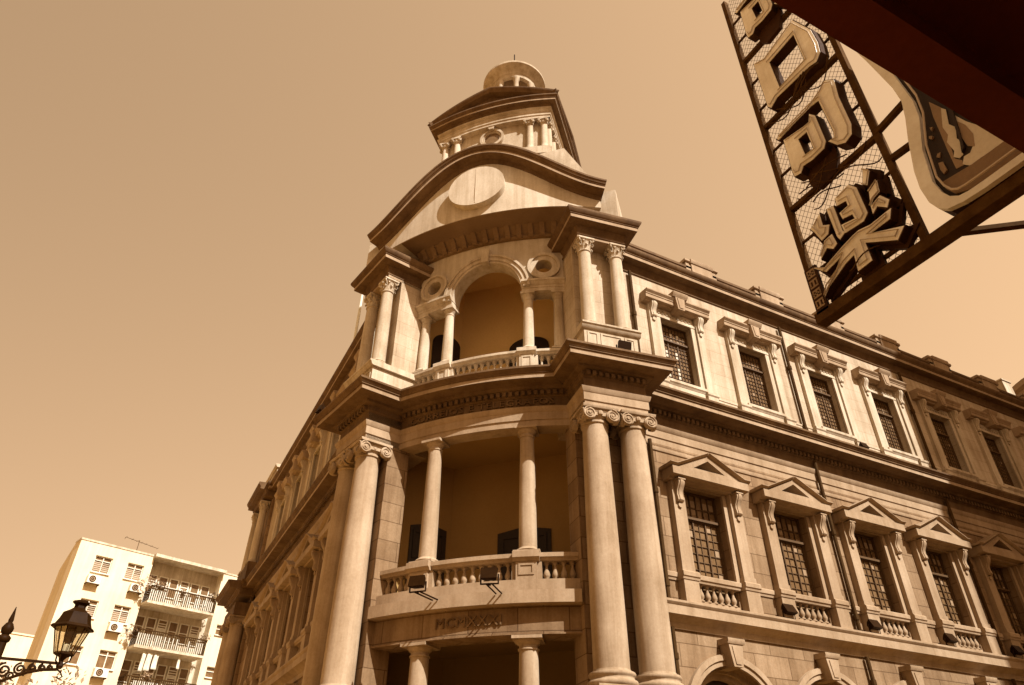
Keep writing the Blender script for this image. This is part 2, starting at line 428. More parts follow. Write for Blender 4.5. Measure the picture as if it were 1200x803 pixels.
def corinthian(mb, zb, zt, r):
    h = zt - zb
    mb.lathe((0, 0, 0), [(r * 1.12, zb - .035), (r * 1.17, zb - .02), (r * 1.12, zb), (r * .98, zb + .01), (r * .98, zb + h * .5), (r * 1.15, zb + h * .8), (r * 1.35, zb + h * .88)], 20)
    for row, (n, z0, z1, ro, off) in enumerate(((8, zb + .01, zb + h * .42, 1.28, 0), (8, zb + .05, zb + h * .70, 1.45, .5))):
        for k in range(n):
            a = 2 * math.pi * (k + off) / n
            ca, sa = math.cos(a), math.sin(a)
            pts = [(r * 1.02, z0, .30), (r * 1.10, z0 + (z1 - z0) * .5, .34), (r * ro * 1.02, z1, .26), (r * (ro + .22), z1 - .02, .16), (r * (ro + .22), z1 - .06, .06)]
            L_ = []; 
            for rr, z, wd in pts:
                L_.append([mb.v((ca * rr - sa * wd * r * q, sa * rr + ca * wd * r * q, z)) for q in (-1, 1)] + [mb.v((ca * (rr - .02) - sa * wd * r * q, sa * (rr - .02) + ca * wd * r * q, z - .005)) for q in (1, -1)])
            for j in range(len(L_) - 1):
                for q in range(4): mb.f(L_[j][q], L_[j][(q + 1) % 4], L_[j + 1][(q + 1) % 4], L_[j + 1][q])
            mb.f(*L_[0]); mb.f(*L_[-1])
    for k in range(4):
        a = math.pi / 4 + k * math.pi / 2
        d = Vector((math.cos(a), math.sin(a), 0)); pts = []
        for i in range(16):
            t = i / 15 * 3 * math.pi; rr = .26 * r * (1 - .8 * i / 15)
            c_ = d * (r * 1.55); pts.append((c_.x + d.x * rr * math.sin(t), c_.y + d.y * rr * math.sin(t), zb + h * .76 + rr * math.cos(t)))
        mb.tube([(d.x * r, d.y * r, zb + h * .55)] + pts, .02, 5)
    fr = lambda a, o, z: (a, -o, z)
    mb.box(fr, -r * 1.38, r * 1.38, -r * 1.38, r * 1.38, zt - h * .12, zt)
def make_upper_column():
    zb, zt = 12.50, 14.98
    mb = MB(); mb.lathe((0, 0, 0), [(.195 - .03 * (i / 10) ** 1.7, zb + (zt - zb) * i / 10) for i in range(11)], 28)
    col = mb.build("upper_column", 'paleplain', PO, smooth=50)
    b = MB(); b.box(lambda a, o, z: (a, -o, z), -.27, .27, -.27, .27, 12.33, 12.39)
    b.lathe((0, 0, 0), [(.24, 12.39), (.265, 12.415), (.25, 12.44), (.225, 12.45), (.225, 12.465), (.24, 12.48), (.225, 12.50), (.20, 12.52)], 28)
    b.build("base", 'paleplain', col, smooth=50)
    c = MB(); corinthian(c, 15.0, 15.42, .168); c.build("capital", 'paleplain', col, smooth=50)
    return col
uc = make_upper_column()
UDEP = .72; first = True
for nm, fr in (('PR', PR), ('PL', PL)):
    for al in (0.86, 1.80):
        p = fr(al, -UDEP, 0)
        if first: uc.location = p; uc.rotation_euler.z = ROT[nm]; first = False
        else: dup(uc, PO, p, ROT[nm])

# ------------------------------------------------------------------ piers
def pier(fr, n):
    m = MB()                                            # lower block behind the giant columns
    m.box(fr, AL0, AL1 + .02, -1.78, -1.18, 0, 9.93)
    m.build("pier", 'granite', PO)
    m = MB(); m.box(fr, .30, 2.32, -1.18, -.28, 0, 3.55); m.prof(fr, .22, 2.40, [(-1.18, 3.55), (-.22, 3.55), (-.2, 3.62), (-.18, 3.8), (-.24, 3.9), (-1.18, 3.9)])
    m.build("column_pedestal", 'granite', PO)
    m = MB(); m.box(fr, AL0, AL1, -2.3, -DEP - .02, 9.931, 11.29); m.build("entablature_core", 'stone', PO)
    m = MB()                                            # upper pedestal with sunk panels
    m.box(fr, .58, 2.04, -2.0, -.46, 11.29, 12.16)
    for a0, a1 in ((.66, .96), (1.02, 1.62), (1.68, 1.97)):
        m.ring(fr, [(a0, 11.62), (a1, 11.62), (a1, 12.1), (a0, 12.1)], [(a0 + .05, 11.67), (a1 - .05, 11.67), (a1 - .05, 12.05), (a0 + .05, 12.05)], -.47, -.44)
    m.prof(fr, .50, 2.12, [(-2.0, 12.16), (-.42, 12.16), (-.38, 12.2), (-.36, 12.26), (-.33, 12.28), (-.33, 12.33), (-2.0, 12.34)])
    m.prof(fr, .56, 2.06, [(-2.0, 11.3), (-.43, 11.3), (-.43, 11.5), (-.46, 11.53), (-2.0, 11.53)])
    m.build("upper_pedestal", 'paleplain', PO)
    m = MB(); m.box(fr, .62, 2.02, -2.1, -1.02, 12.34, 15.5); m.build("upper_pier", 'pale', PO)
    m = MB(); m.box(fr, .64, 2.02, -2.4, -.58, 15.42, 15.82); m.box(fr, .62, 2.04, -2.4, -.565, 15.43, 15.52); m.build("upper_frieze", 'stone', PO)
pier(PR, 'PR'); pier(PL, 'PL')

roofp = [(-.34, 15.50), (0, 15.50), (.04, 15.53), (.04, 15.58), (.015, 15.6), (.015, 15.68), (.06, 15.76), (.08, 15.82), (.31, 15.83), (.325, 15.84), (.325, 15.95), (.35, 15.965), (.35, 15.99), (.38, 16.01), (.42, 16.08), (.43, 16.10), (.43, 16.16), (-.34, 16.21)]
A3 = PF(.64, .57); B3 = PF(2.02, .57); B32 = PF(2.02, (1.14 + S10 * 2.02) / C10); RET3 = PF(.64, 2.1)
pr = [(UEND, 0), B32, B3, A3, RET3]
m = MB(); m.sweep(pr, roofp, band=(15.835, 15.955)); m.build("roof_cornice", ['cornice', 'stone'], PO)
pl_ = [sw(RET3), sw(A3), sw(B3), sw(B32), (0, VEND)]
m = MB(); m.sweep(pl_, roofp, band=(15.835, 15.955)); m.build("roof_cornice", ['cornice', 'stone'], PO)

# ------------------------------------------------------------------ wings: walls with openings
WIN = [7.09 + 2.925 * k for k in range(8)]
def wall_open(m, fr, a0, a1, z0, z1, ops, o0=-.5, o1=0.0):
    x = a0
    for (b0, b1, y0, y1) in sorted(ops):
        m.box(fr, x, b0, o0, o1, z0, z1)
        if y0 > z0: m.box(fr, b0, b1, o0, o1, z0, y0)
        if y1 < z1: m.box(fr, b0, b1, o0, o1, y1, z1)
        x = b1
    m.box(fr, x, a1, o0, o1, z0, z1)
def arch_wall(m, fr, c, hw, z0, z1, r, zc, o0, o1):
    n = 20
    for s_ in (-1, 1):
        lo, hi = sorted((c + s_ * hw, c + s_ * r)); m.box(fr, lo, hi, o0, o1, z0, z1)
    xs = [c + r * math.cos(math.pi * (1 - i / n)) for i in range(n + 1)]; zs = [zc + r * math.sin(math.pi * (1 - i / n)) for i in range(n + 1)]
    for i in range(n):
        m.prism(fr, [(xs[i], zs[i]), (xs[i + 1], zs[i + 1]), (xs[i + 1], z1), (xs[i], z1)], o0, o1)
AST = 4.62
def wing(fr, aend, nwin, side):
    cs = WIN[:nwin]
    m = MB(); wall_open(m, fr, AST, aend, 5.4, 9.93, [(c - .62, c + .62, 6.12, 8.90) for c in cs]); m.build("wall", 'granite', PO)
    m = MB(); wall_open(m, fr, AST, aend, 11.29, 15.5, [(c - .56, c + .56, 12.04, 14.16) for c in cs]); m.build("wall", 'pale', PO)
    m = MB(); x = AST
    for c in cs:
        m.box(fr, x, c - 1.4625, -.5, 0, 0, 5.4) if c - 1.4625 > x + .001 else None
        arch_wall(m, fr, c, 1.4625, 0, 5.4, 1.17, 3.65, -.5, 0); x = c + 1.4625
    m.box(fr, x, aend, -.5, 0, 0, 5.4); m.build("wall", 'granite', PO)
    m = MB(); m.prof(fr, AST, aend, [(-.2, 5.44), (.05, 5.44), (.07, 5.56), (.12, 5.6), (.25, 5.67), (.29, 5.68), (.29, 5.86), (.31, 5.88), (.34, 5.92), (.34, 5.96), (.30, 5.98), (-.2, 6.0)]); m.build("belt_course", 'stone', PO)
    m = MB(); m.prof(fr, AST, aend, [(-.1, 9.72), (.03, 9.72), (.045, 9.76), (.045, 9.80), (.02, 9.82), (-.1, 9.82)]); m.build("string_course", 'stone', PO)
    # dado mouldings broken at the windows
    m = MB(); x = AST
    for c in cs:
        m.prof(fr, x, c - 1.14, [(-.1, 6.50), (.03, 6.50), (.04, 6.55), (.065, 6.57), (.065, 6.66), (.03, 6.69), (-.1, 6.69)]); x = c + 1.14
    m.prof(fr, x, aend, [(-.1, 6.50), (.03, 6.50), (.04, 6.55), (.065, 6.57), (.065, 6.66), (.03, 6.69), (-.1, 6.69)])
    m.build("dado_moulding", 'stone', PO)
    m = MB(); x = AST
    pf = [(-.1, 11.30), (.07, 11.30), (.07, 11.74), (.04, 11.77), (.04, 11.83), (.06, 11.85), (.06, 11.9), (-.1, 11.92)]
    for c in cs: m.prof(fr, x, c - 1.0, pf); x = c + 1.0
    m.prof(fr, x, aend, pf); m.build("plinth_moulding", 'paleplain', PO)
    # parapet and coping blocks
    m = MB(); m.box(fr, AST + .5, aend, -.34, -.02, 16.2, 16.66)
    m.prof(fr, AST + .5, aend, [(-.40, 16.66), (.02, 16.66), (.05, 16.69), (.05, 16.78), (-.40, 16.80)]); m.build("parapet", 'cornice', PO)
    blk = None
    for k, c in enumerate(cs):
        a = c + 1.4625
        if blk is None:
            m = MB(); m.box(fr, -.62, .62, -.38, .05, 16.21, 16.92); m.box(fr, -.42, .42, -.38, .09, 16.215, 16.90)
            m.prof(fr, -.68, .68, [(-.44, 16.92), (.08, 16.92), (.11, 16.95), (.11, 17.02), (-.44, 17.04)])
            m.prof(fr, -.46, .46, [(-.44, 16.90), (.12, 16.90), (.15, 16.965), (.15, 17.05), (-.44, 17.07)])
            blk = m.build("parapet_block", 'stone', PO, loc=fr(a, 0, 0))
        else: dup(blk, PO, fr(a, 0, 0))
    m = MB(); m.box(fr, AST, aend, -11, -.55, 0, 16.1); m.build("wing_core", 'inside', PO)
wing(FR, UEND, 8, 'R'); wing(FL, VEND, 5, 'L')
m = MB(); m.box(FR, 2.9, 14, -14, -5.2, 0, 16.1); m.build("wing_core", 'inside', PO)

# ------------------------------------------------------------------ windows
def console(m, fr, a, wd, o, z0, z1):
    # scrolled bracket in side view
    h = z1 - z0; pts = []
    prof = [(.0, z0), (o * .35, z0 + .01), (o * .5, z0 + h * .08), (o * .48, z0 + h * .2), (o * .38, z0 + h * .32), (o * .46, z0 + h * .5), (o * .75, z0 + h * .66), (o * .98, z0 + h * .8), (o, z0 + h * .92), (o * .9, z1), (0, z1)]
    m.prof(fr, a - wd / 2, a + wd / 2, prof)
    m.prof(fr, a - wd / 4, a + wd / 4, [(oo + (.02 if oo > 0 else 0), z) for oo, z in prof])
    fx = lambda s_: fr(a + s_ * (wd / 2 + .004), o * .66, z0 + h * .80)
def bal_profile(h, r):
    return [(r * .95, 0), (r * .95, h * .07), (r * .55, h * .10), (r * .5, h * .14), (r * .9, h * .24), (r, h * .34), (r * .85, h * .46), (r * .5, h * .62), (r * .38, h * .76), (r * .42, h * .84), (r * .7, h * .88), (r * .7, h * .94), (r * .95, h * .95), (r * .95, h)]
def lower_window(fr, nm):
    m = MB()
    for s_ in (-1, 1):
        lo, hi = sorted((s_ * .75, s_ * 1.08))
        m.box(fr, lo, hi, -.02, .17, 6.69, 8.90)                      # pilaster
        m.box(fr, lo - .02, hi + .02, -.02, .19, 6.69, 6.82)
        l2, h2 = sorted((s_ * .70, s_ * 1.12)); m.box(fr, l2, h2, -.02, .21, 5.98, 6.50)
        m.prof(fr, l2 - .03, h2 + .03, [(-.02, 6.50), (.23, 6.50), (.24, 6.55), (.265, 6.57), (.265, 6.66), (.23, 6.695), (-.02, 6.695)])
        lo, hi = sorted((s_ * .615, s_ * .73)); m.box(fr, lo, hi, -.02, .05, 6.69, 8.88)   # architrave
    m.box(fr, -.73, .73, -.03, .04, 8.878, 8.904)
    w_ = m.build("window", 'stone', PO)
    h = MB()
    h.prof(fr, -1.20, 1.20, [(-.02, 8.905), (.20, 8.905), (.23, 8.95), (.42, 8.955), (.44, 8.965), (.44, 9.16), (-.02, 9.17)])
    hw, z0, zt = 1.27, 9.17, 9.72
    for s_ in (-1, 1):                                                # raking moulding
        h.sweep_az(fr, [(s_ * hw, z0 + .01), (s_ * (hw - .22), z0 + .01), (0, zt - .04)] if s_ < 0 else [(0, zt - .04), (s_ * (hw - .22), z0 + .01), (s_ * hw, z0 + .01)],
                   [(-.02, 0), (.42, 0), (.44, .012), (.50, .05), (.50, .066), (-.02, .07)])
    # tympanum frame and recess
    h.ring(fr, [(-1.02, z0 + .005), (1.02, z0 + .005), (0, zt - .05)], [(-.50, z0 + .085), (.50, z0 + .085), (0, z0 + .37)], -.02, .40)
    h.build("pediment", 'stone', w_)
    for s_ in (-1, 1):
        c = MB(); fo = lambda a, o, z: fr(a, o + .165, z); console(c, fo, s_ * .915, .18, .20, 8.34, 8.90); c.disc(fo, (s_ * .915, 8.27), .06, -.01, .05, 10); c.box(fr, s_ * .915 - .11, s_ * .915 + .11, .1, .39, 8.87, 8.903); c.build("bracket", 'stone', w_)
    r_ = MB(); r_.prof(fr, -.70, .70, [(-.12, 6.50), (.10, 6.50), (.11, 6.55), (.14, 6.57), (.14, 6.66), (.10, 6.69), (-.12, 6.69)]); r_.box(fr, -.615, .615, -.48, .02, 6.03, 6.13); r_.build("sill_rail", 'stone', w_)
    b0 = None
    for i in range(6):
        a = -.48 + .96 * i / 5
        if b0 is None:
            b = MB(); b.lathe((0, 0, 0), bal_profile(.38, .068), 12); b0 = b.build("baluster", 'stone', w_, smooth=60, loc=fr(a, -.02, 6.125))
        else: dup(b0, w_, fr(a, -.02, 6.125))
    s2 = MB(); z0, z1 = 6.12, 8.90; zt = 8.20; W = .62
    s2.ring(fr, [(-W, z0), (W, z0), (W, z1), (-W, z1)], [(-W + .035, z0 + .05), (W - .035, z0 + .05), (W - .035, z1 - .04), (-W + .035, z1 - .04)], -.34, -.22)
    s2.box(fr, -W, W, -.34, -.19, zt - .03, zt + .03)
    for k in range(3):
        a0 = -W + .035 + k * (2 * W - .07) / 3; a1 = a0 + (2 * W - .07) / 3
        s2.ring(fr, [(a0, z0 + .05), (a1, z0 + .05), (a1, zt - .03), (a0, zt - .03)], [(a0 + .018, z0 + .075), (a1 - .018, z0 + .075), (a1 - .018, zt - .055), (a0 + .018, zt - .055)], -.31, -.25)
        s2.box(fr, (a0 + a1) / 2 - .007, (a0 + a1) / 2 + .007, -.295, -.275, z0 + .07, zt - .05)
        for j in range(1, 10): zz = z0 + .06 + j * (zt - z0 - .12) / 10; s2.box(fr, a0 + .015, a1 - .015, -.297, -.272, zz - .007, zz + .007)
    for k in range(1, 6): a = -W + .035 + k * (2 * W - .07) / 6; s2.box(fr, a - .01, a + .01, -.30, -.26, zt + .03, z1 - .04)
    s2.box(fr, -W + .03, W - .03, -.305, -.265, zt + .30, zt + .315)
    s2.build("sash", 'wood', w_)
    g = MB(); rnd = random.Random(3)
    g.box(fr, -W + .02, W - .02, -.33, -.30, z0 + .03, z1 - .03); g.mi = 1
    for k in range(6):
        for j in range(13):
            za = z0 + .06 + j * (zt - z0 - .12) / 10
            if za + .18 > z1 - .03: continue
            if rnd.random() < (.16 if j < 9 else .35):
                ac = -W + .035 + (k + .5) * (2 * W - .07) / 6; g.box(fr, ac - .075, ac + .075, -.299, -.294, za + .02, za + .185)
    g.build("pane", ['glass', 'artmid'], w_)
    return w_
def upper_window(fr, nm, pale):
    m = MB()
    for s_ in (-1, 1):
        lo, hi = sorted((s_ * .73, s_ * .98)); m.box(fr, lo, hi, -.02, .11, 11.92, 14.52)
        l2, h2 = sorted((s_ * .68, s_ * 1.04)); m.box(fr, l2, h2, -.02, .16, 11.30, 11.80)
        m.prof(fr, l2 - .02, h2 + .02, [(-.02, 11.80), (.16, 11.80), (.19, 11.84), (.19, 11.90), (.15, 11.93), (-.02, 11.93)])
        lo, hi = sorted((s_ * .56, s_ * .70)); m.box(fr, lo, hi, -.02, .06, 12.02, 14.20)
    m.box(fr, -.70, .70, -.02, .075, 14.16, 14.24); m.box(fr, -.70, .70, -.02, .02, 14.24, 14.52)
    m.prof(fr, -.72, .72, [(-.4, 11.86), (.10, 11.86), (.12, 11.9), (.15, 11.93), (.15, 12.01), (-.4, 12.05)])
    m.box(fr, -.70, .70, -.02, .09, 11.3, 11.86)
    w_ = m.build("window", 'paleplain', PO)
    o_ = MB()
    for i in range(9):
        a = -.56 + i * .14
        pts = [fr(a + .055 * math.cos(t * 1.0) * (1 - t / 14), .035, 14.38 + .075 * math.sin(t) * (1 - t / 14)) for t in [k * .55 for k in range(20)]]
        o_.tube(pts, .014, 4)
    o_.box(fr, -.66, .66, .018, .03, 14.26, 14.28); o_.build("carved_panel", 'paleplain', w_)
    h = MB(); h.prof(fr, -1.17, 1.17, [(-.02, 14.52), (.17, 14.52), (.19, 14.56), (.27, 14.57), (.28, 14.58), (.28, 14.68), (.30, 14.70), (.30, 14.73), (.36, 14.80), (.36, 14.84), (-.02, 14.87)]); h.build("hood", 'stone', w_)
    k_ = MB(); n_ = [(-.12, 14.40), (.12, 14.40), (.17, 14.83), (-.17, 14.83)]; k_.prism(fr, n_, -.02, .40); k_.prism(fr, [(-.065, 14.45), (.065, 14.45), (.105, 14.8), (-.105, 14.8)], .40, .42)
    k_.prof(fr, -.27, .27, [(-.02, 14.84), (.40, 14.84), (.43, 14.89), (.47, 14.95), (.47, 14.99), (-.02, 15.01)]); k_.build("keystone", 'stone', w_)
    for s_ in (-1, 1):
        c = MB(); fo = lambda a, o, z: fr(a, o + .105, z); console(c, fo, s_ * .855, .18, .15, 14.02, 14.52); c.disc(fo, (s_ * .855, 13.95), .06, -.01, .05, 10); c.build("bracket", 'paleplain', w_)
    s2 = MB(); z0, z1, zt = 12.04, 14.16, 13.58; W = .56
    s2.ring(fr, [(-W, z0), (W, z0), (W, z1), (-W, z1)], [(-W + .03, z0 + .035), (W - .03, z0 + .035), (W - .03, z1 - .03), (-W + .03, z1 - .03)], -.30, -.17)
    s2.box(fr, -W, W, -.30, -.15, zt - .028, zt + .028)
    for k in range(3):
        a0 = -W + .03 + k * (2 * W - .06) / 3; a1 = a0 + (2 * W - .06) / 3
        s2.ring(fr, [(a0, z0 + .035), (a1, z0 + .035), (a1, zt - .028), (a0, zt - .028)], [(a0 + .014, z0 + .055), (a1 - .014, z0 + .055), (a1 - .014, zt - .048), (a0 + .014, zt - .048)], -.25, -.20)
        for q in (1, 2): a = a0 + q * (a1 - a0) / 3; s2.box(fr, a - .006, a + .006, -.235, -.215, z0 + .05, zt - .04)
    for j in range(1, 11): zz = z0 + .05 + j * .135; s2.box(fr, -W + .03, W - .03, -.237, -.213, zz - .006, zz + .006)
    for k in range(1, 9): a = -W + .03 + k * (2 * W - .06) / 9; s2.box(fr, a - .006, a + .006, -.235, -.215, zt + .028, z1 - .03)
    for j in (1, 2): s2.box(fr, -W + .03, W - .03, -.237, -.213, zt + .028 + j * .17 - .006, zt + .028 + j * .17 + .006)
    s2.build("sash", 'wood', w_)
    g = MB(); g.box(fr, -W + .02, W - .02, -.27, -.24, z0 + .02, z1 - .02); g.mi = 1; rnd = random.Random(11)
    for k in range(9):
        for j in range(14):
            za = z0 + .05 + j * .135
            if za + .13 > z1 - .04: continue
            hit = (k in (2, 5) and 1 <= j <= 8 and rnd.random() < .85) or (j in (11, 13) and k in (1, 4, 6) and rnd.random() < .8) if pale else rnd.random() < .10
            if hit: ac = -W + .03 + (k + .5) * (2 * W - .06) / 9; g.box(fr, ac - .05, ac + .05, -.239, -.233, za + .012, za + .122)
    g.build("pane", ['glass', 'paleglass' if pale else 'artmid'], w_)
    return w_
def ground_arch(fr):
    m = MB()
    for (r0, r1, o) in ((1.28, 1.40, .10), (1.17, 1.29, .06)): m.arcband(fr, (0, 3.65), r0, r1, -.02, o)
    m.arcband(fr, (0, 3.65), .95, 1.19, -.45, -.28); m.arcband(fr, (0, 3.65), 1.06, 1.18, -.45, -.2)
    for s_ in (-1, 1):
        for (r0, r1, o) in ((1.28, 1.40, .10), (1.17, 1.29, .06)):
            lo, hi = sorted((s_ * r0, s_ * r1)); m.box(fr, lo, hi, -.02, o, .6, 3.65)
        lo, hi = sorted((s_ * .95, s_ * 1.17)); m.box(fr, lo, hi, -.45, -.28, 0, 3.65)
    w_ = m.build("arched_opening", 'stone', PO)
    k_ = MB(); k_.prism(fr, [(-.13, 4.76), (.13, 4.76), (.2, 5.22), (-.2, 5.22)], -.28, .30); k_.prism(fr, [(-.07, 4.81), (.07, 4.81), (.12, 5.17), (-.12, 5.17)], .30, .32)
    k_.prof(fr, -.24, .24, [(-.02, 5.22), (.32, 5.22), (.35, 5.27), (.35, 5.33), (-.02, 5.34)]); k_.build("keystone", 'stone', w_)
    d = MB(); d.box(fr, -1.0, 1.0, -.46, -.42, 0, 4.65); d.build("door_panel", 'dark', w_)
    return w_
for fr, n in ((FR, 8), (FL, 5)):
    lw = lower_window(fr, ''); uw = upper_window(fr, '', False); uwp = upper_window(fr, '', True) if fr is FR else None; ga = ground_arch(fr)
    for i in range(n):
        p = fr(WIN[i], 0, 0)
        if i == 0: lw.location = p; ga.location = p
        else: dup(lw, PO, p); dup(ga, PO, p)
        if i == 0 and uwp: uwp.location = p
        elif (i == 1 and uwp) or (i == 0): uw.location = p
        else: dup(uw, PO, p)

# downpipes
def downpipe(fr, a, o, zs):
    m = MB()
    for (z0, z1) in zs:
        m.tube([fr(a, o, z0), fr(a, o, z1)], .05, 8)
        z = z0 + .3
        while z < z1: m.tube([fr(a, o, z), fr(a, o, z + .12)], .068, 8); z += 2.2
    m.build("downpipe", 'pipe', PO)
downpipe(FR, 5.56, .10, ((0.1, 5.44), (6.0, 9.93), (11.35, 15.5)))
downpipe(FR, 11.50, .10, ((0.1, 5.44), (6.0, 10.7), (11.35, 15.5)))
downpipe(FR, 17.25, .10, ((0.1, 5.44), (6.0, 10.7), (11.35, 15.5)))
downpipe(FL, 5.56, .10, ((0.1, 5.44), (6.0, 9.93), (11.35, 15.5)))

# left wing end pavilion
def FE(a, o, z): return (-o - 0.0, VEND + a, z)
m = MB(); m.box(FE, 0, 3.0, -6, .12, 0, 16.2); m.build("end_pavilion", 'granite', PO)
m = MB()
pe = [(0, VEND - .02), (-.14, VEND - .02), (-.14, VEND + 3.0), (6, VEND + 3.0)]
m.sweep([pe[0], pe[1], pe[2], pe[3]][0:4], [(-.3, 9.93)] + ent[1:-1] + [(-.3, 11.34)]); m.build("main_cornice", 'cornice', PO)
m = MB(); m.sweep(pe, roofp, band=(15.835, 15.955)); m.build("roof_cornice", ['cornice', 'stone'], PO)
m = MB(); m.box(FE, .1, 2.9, -1.0, .2, 16.2, 17.15); m.prof(FE, 0.0, 3.0, [(-1, 17.15), (.25, 17.15), (.32, 17.25), (.32, 17.32), (-1, 17.34)]); m.build("parapet_block", 'paleplain', PO)
for a in (.55, 2.4):
    dup(gc, PO, FE(a, .42, 0), ROT['L']); dup(uc, PO, FE(a, .38, 0), ROT['L'])
m = MB(); m.box(FE, .05, 2.95, .05, .75, 9.93, 10.47); m.prof(FE, -.25, 3.25, [(o + .68 if o > 0 else .05, z) for o, z in corn_p]); m.build("main_cornice", 'cornice', PO)
m = MB(); m.box(FE, .1, 2.9, .05, .6, 11.3, 12.33); m.prof(FE, -.1, 3.1, [(.05 if o <= 0 else o + .5, z) for o, z in roofp]); m.build("roof_cornice", 'cornice', PO)
m = MB(); m.box(FE, .0, 3.0, .05, .95, 0, 3.9); m.build("column_pedestal", 'granite', PO)

# ------------------------------------------------------------------ curved bay
AB = ARET + .06
def thin_column(name, z0, zt, r0, r1, a, o, mt, ztop):
    m = MB(); m.lathe((0, 0, 0), [(r0 - (r0 - r1) * (i / 10) ** 1.6, z0 + .14 + (zt - .2 - z0 - .14) * i / 10) for i in range(11)], 26)
    c = m.build(name, mt, PO, smooth=50)
    b = MB(); b.box(lambda x, y, z: (x, -y, z), -r0 * 1.45, r0 * 1.45, -r0 * 1.45, r0 * 1.45, z0, z0 + .05)
    b.lathe((0, 0, 0), [(r0 * 1.3, z0 + .05), (r0 * 1.42, z0 + .08), (r0 * 1.3, z0 + .11), (r0 * 1.12, z0 + .12), (r0, z0 + .16)], 26); b.build("base", mt, c, smooth=50)
    k = MB(); k.lathe((0, 0, 0), [(r1, zt - .26), (r1 * 1.14, zt - .245), (r1 * 1.14, zt - .22), (r1, zt - .21), (r1, zt - .16), (r1 * 1.15, zt - .14), (r1 * 1.4, zt - .08), (r1 * 1.42, zt - .06)], 26)
    k.box(lambda x, y, z: (x, -y, z), -r1 * 1.6, r1 * 1.6, -r1 * 1.6, r1 * 1.6, zt - .06, zt); k.build("capital", mt, c, smooth=50)
    c.location = CF(a, o, 0); c.rotation_euler.z = R(-45) + a / RAD
    return c
def put(c, a, o): return dup(c, PO, CF(a, o, 0), R(-45) + a / RAD)
CA = 1.235
c2 = thin_column("bay_column", 6.80, 9.925, .205, .165, CA, -.17, 'column', 0); put(c2, -CA, -.17)
c1 = thin_column("bay_column", 1.0, 5.095, .235, .195, CA, -.17, 'column', 0); put(c1, -CA, -.17)
c3 = thin_column("bay_column", 12.40, 14.40, .155, .125, CA + .03, -.43, 'paleplain', 0); put(c3, -CA - .03, -.43)
c3b = thin_column("bay_column", 12.40, 14.40, .155, .125, 2.16, -.45, 'paleplain', 0); put(c3b, -2.16, -.45)

def balustrade(z0, zr, h, rails, o, ped_h, name, mt, ends, br, step, hw=.225):
    r_ = MB(); r_.prof(CF, -ends, ends, [(o - .16, zr - h + .02), (o + .13, zr - h + .02), (o + .15, zr - h + .07), (o + .19, zr - h + .09), (o + .19, zr - .02), (o - .16, zr - .015)], NB); b = r_.build(name, mt, PO)
    for s_ in (-1, 1):
        root = MB(); root.box(CF, s_ * CA - hw, s_ * CA + hw, o - .2, o + .2, z0, zr - h, 4)
        root.ring(CF, [(s_ * CA - hw + .06, z0 + .1), (s_ * CA + hw - .06, z0 + .1), (s_ * CA + hw - .06, zr - h - .05), (s_ * CA - hw + .06, zr - h - .05)], [(s_ * CA - hw + .10, z0 + .14), (s_ * CA + hw - .10, z0 + .14), (s_ * CA + hw - .10, zr - h - .09), (s_ * CA - hw + .10, zr - h - .09)], o + .19, o + .22)
        root.prof(CF, s_ * CA - hw - .06, s_ * CA + hw + .06, [(o - .24, zr - h), (o + .22, zr - h), (o + .25, zr - h + .05), (o + .29, zr - h + .07), (o + .29, zr), (o - .24, zr + .01)], 4)
        for q in (-1, 1):
            x = s_ * CA + q * (hw + .05); root.box(CF, x - .05, x + .05, o - .13, o + .13, z0, zr - h)
        root.build("pedestal", mt, b)
    p0 = None; hb = zr - h - z0
    for a0, a1 in ((-ends + .05, -CA - hw - .1), (-CA + hw + .1, CA - hw - .1), (CA + hw + .1, ends - .05)):
        n = max(1, int(round((a1 - a0) / step)))
        for i in range(n):
            a = a0 + (a1 - a0) * (i + .5) / n; p = CF(a, o - .01, z0)
            if p0 is None:
                q = MB(); q.lathe((0, 0, 0), bal_profile(hb + .02, br), 12); p0 = q.build("baluster", mt, b, smooth=60, loc=p)
            else: dup(p0, b, p)
    return b
balustrade(6.20, 6.79, .20, 0, -.06, 0, "balustrade", 'stone', AB, .075, .20)
balustrade(11.39, 12.39, .18, 0, -.40, 0, "balustrade", 'paleplain', 2.35, .075, .19, hw=.2)
m = MB(); m.box(CF, -AB, AB, -.5, .34, 5.67, 5.93, NB); m.box(CF, -AB, AB, -.3, .15, 5.93, 6.20, NB); m.build("balcony_slab", 'stone', PO)
m = MB(); m.box(CF, -AB, AB, -.45, .10, 5.10, 5.67, NB); m.prof(CF, -AB, AB, [(-.45, 5.095), (.10, 5.095), (.14, 5.10), (.14, 5.13), (-.45, 5.135)], NB); m.build("date_band", 'granite', PO)
m = MB(); m.box(CF, -2.4, 2.4, -1.5, .05, 11.29, 11.40, NB); m.build("loggia_kerb", 'paleplain', PO)

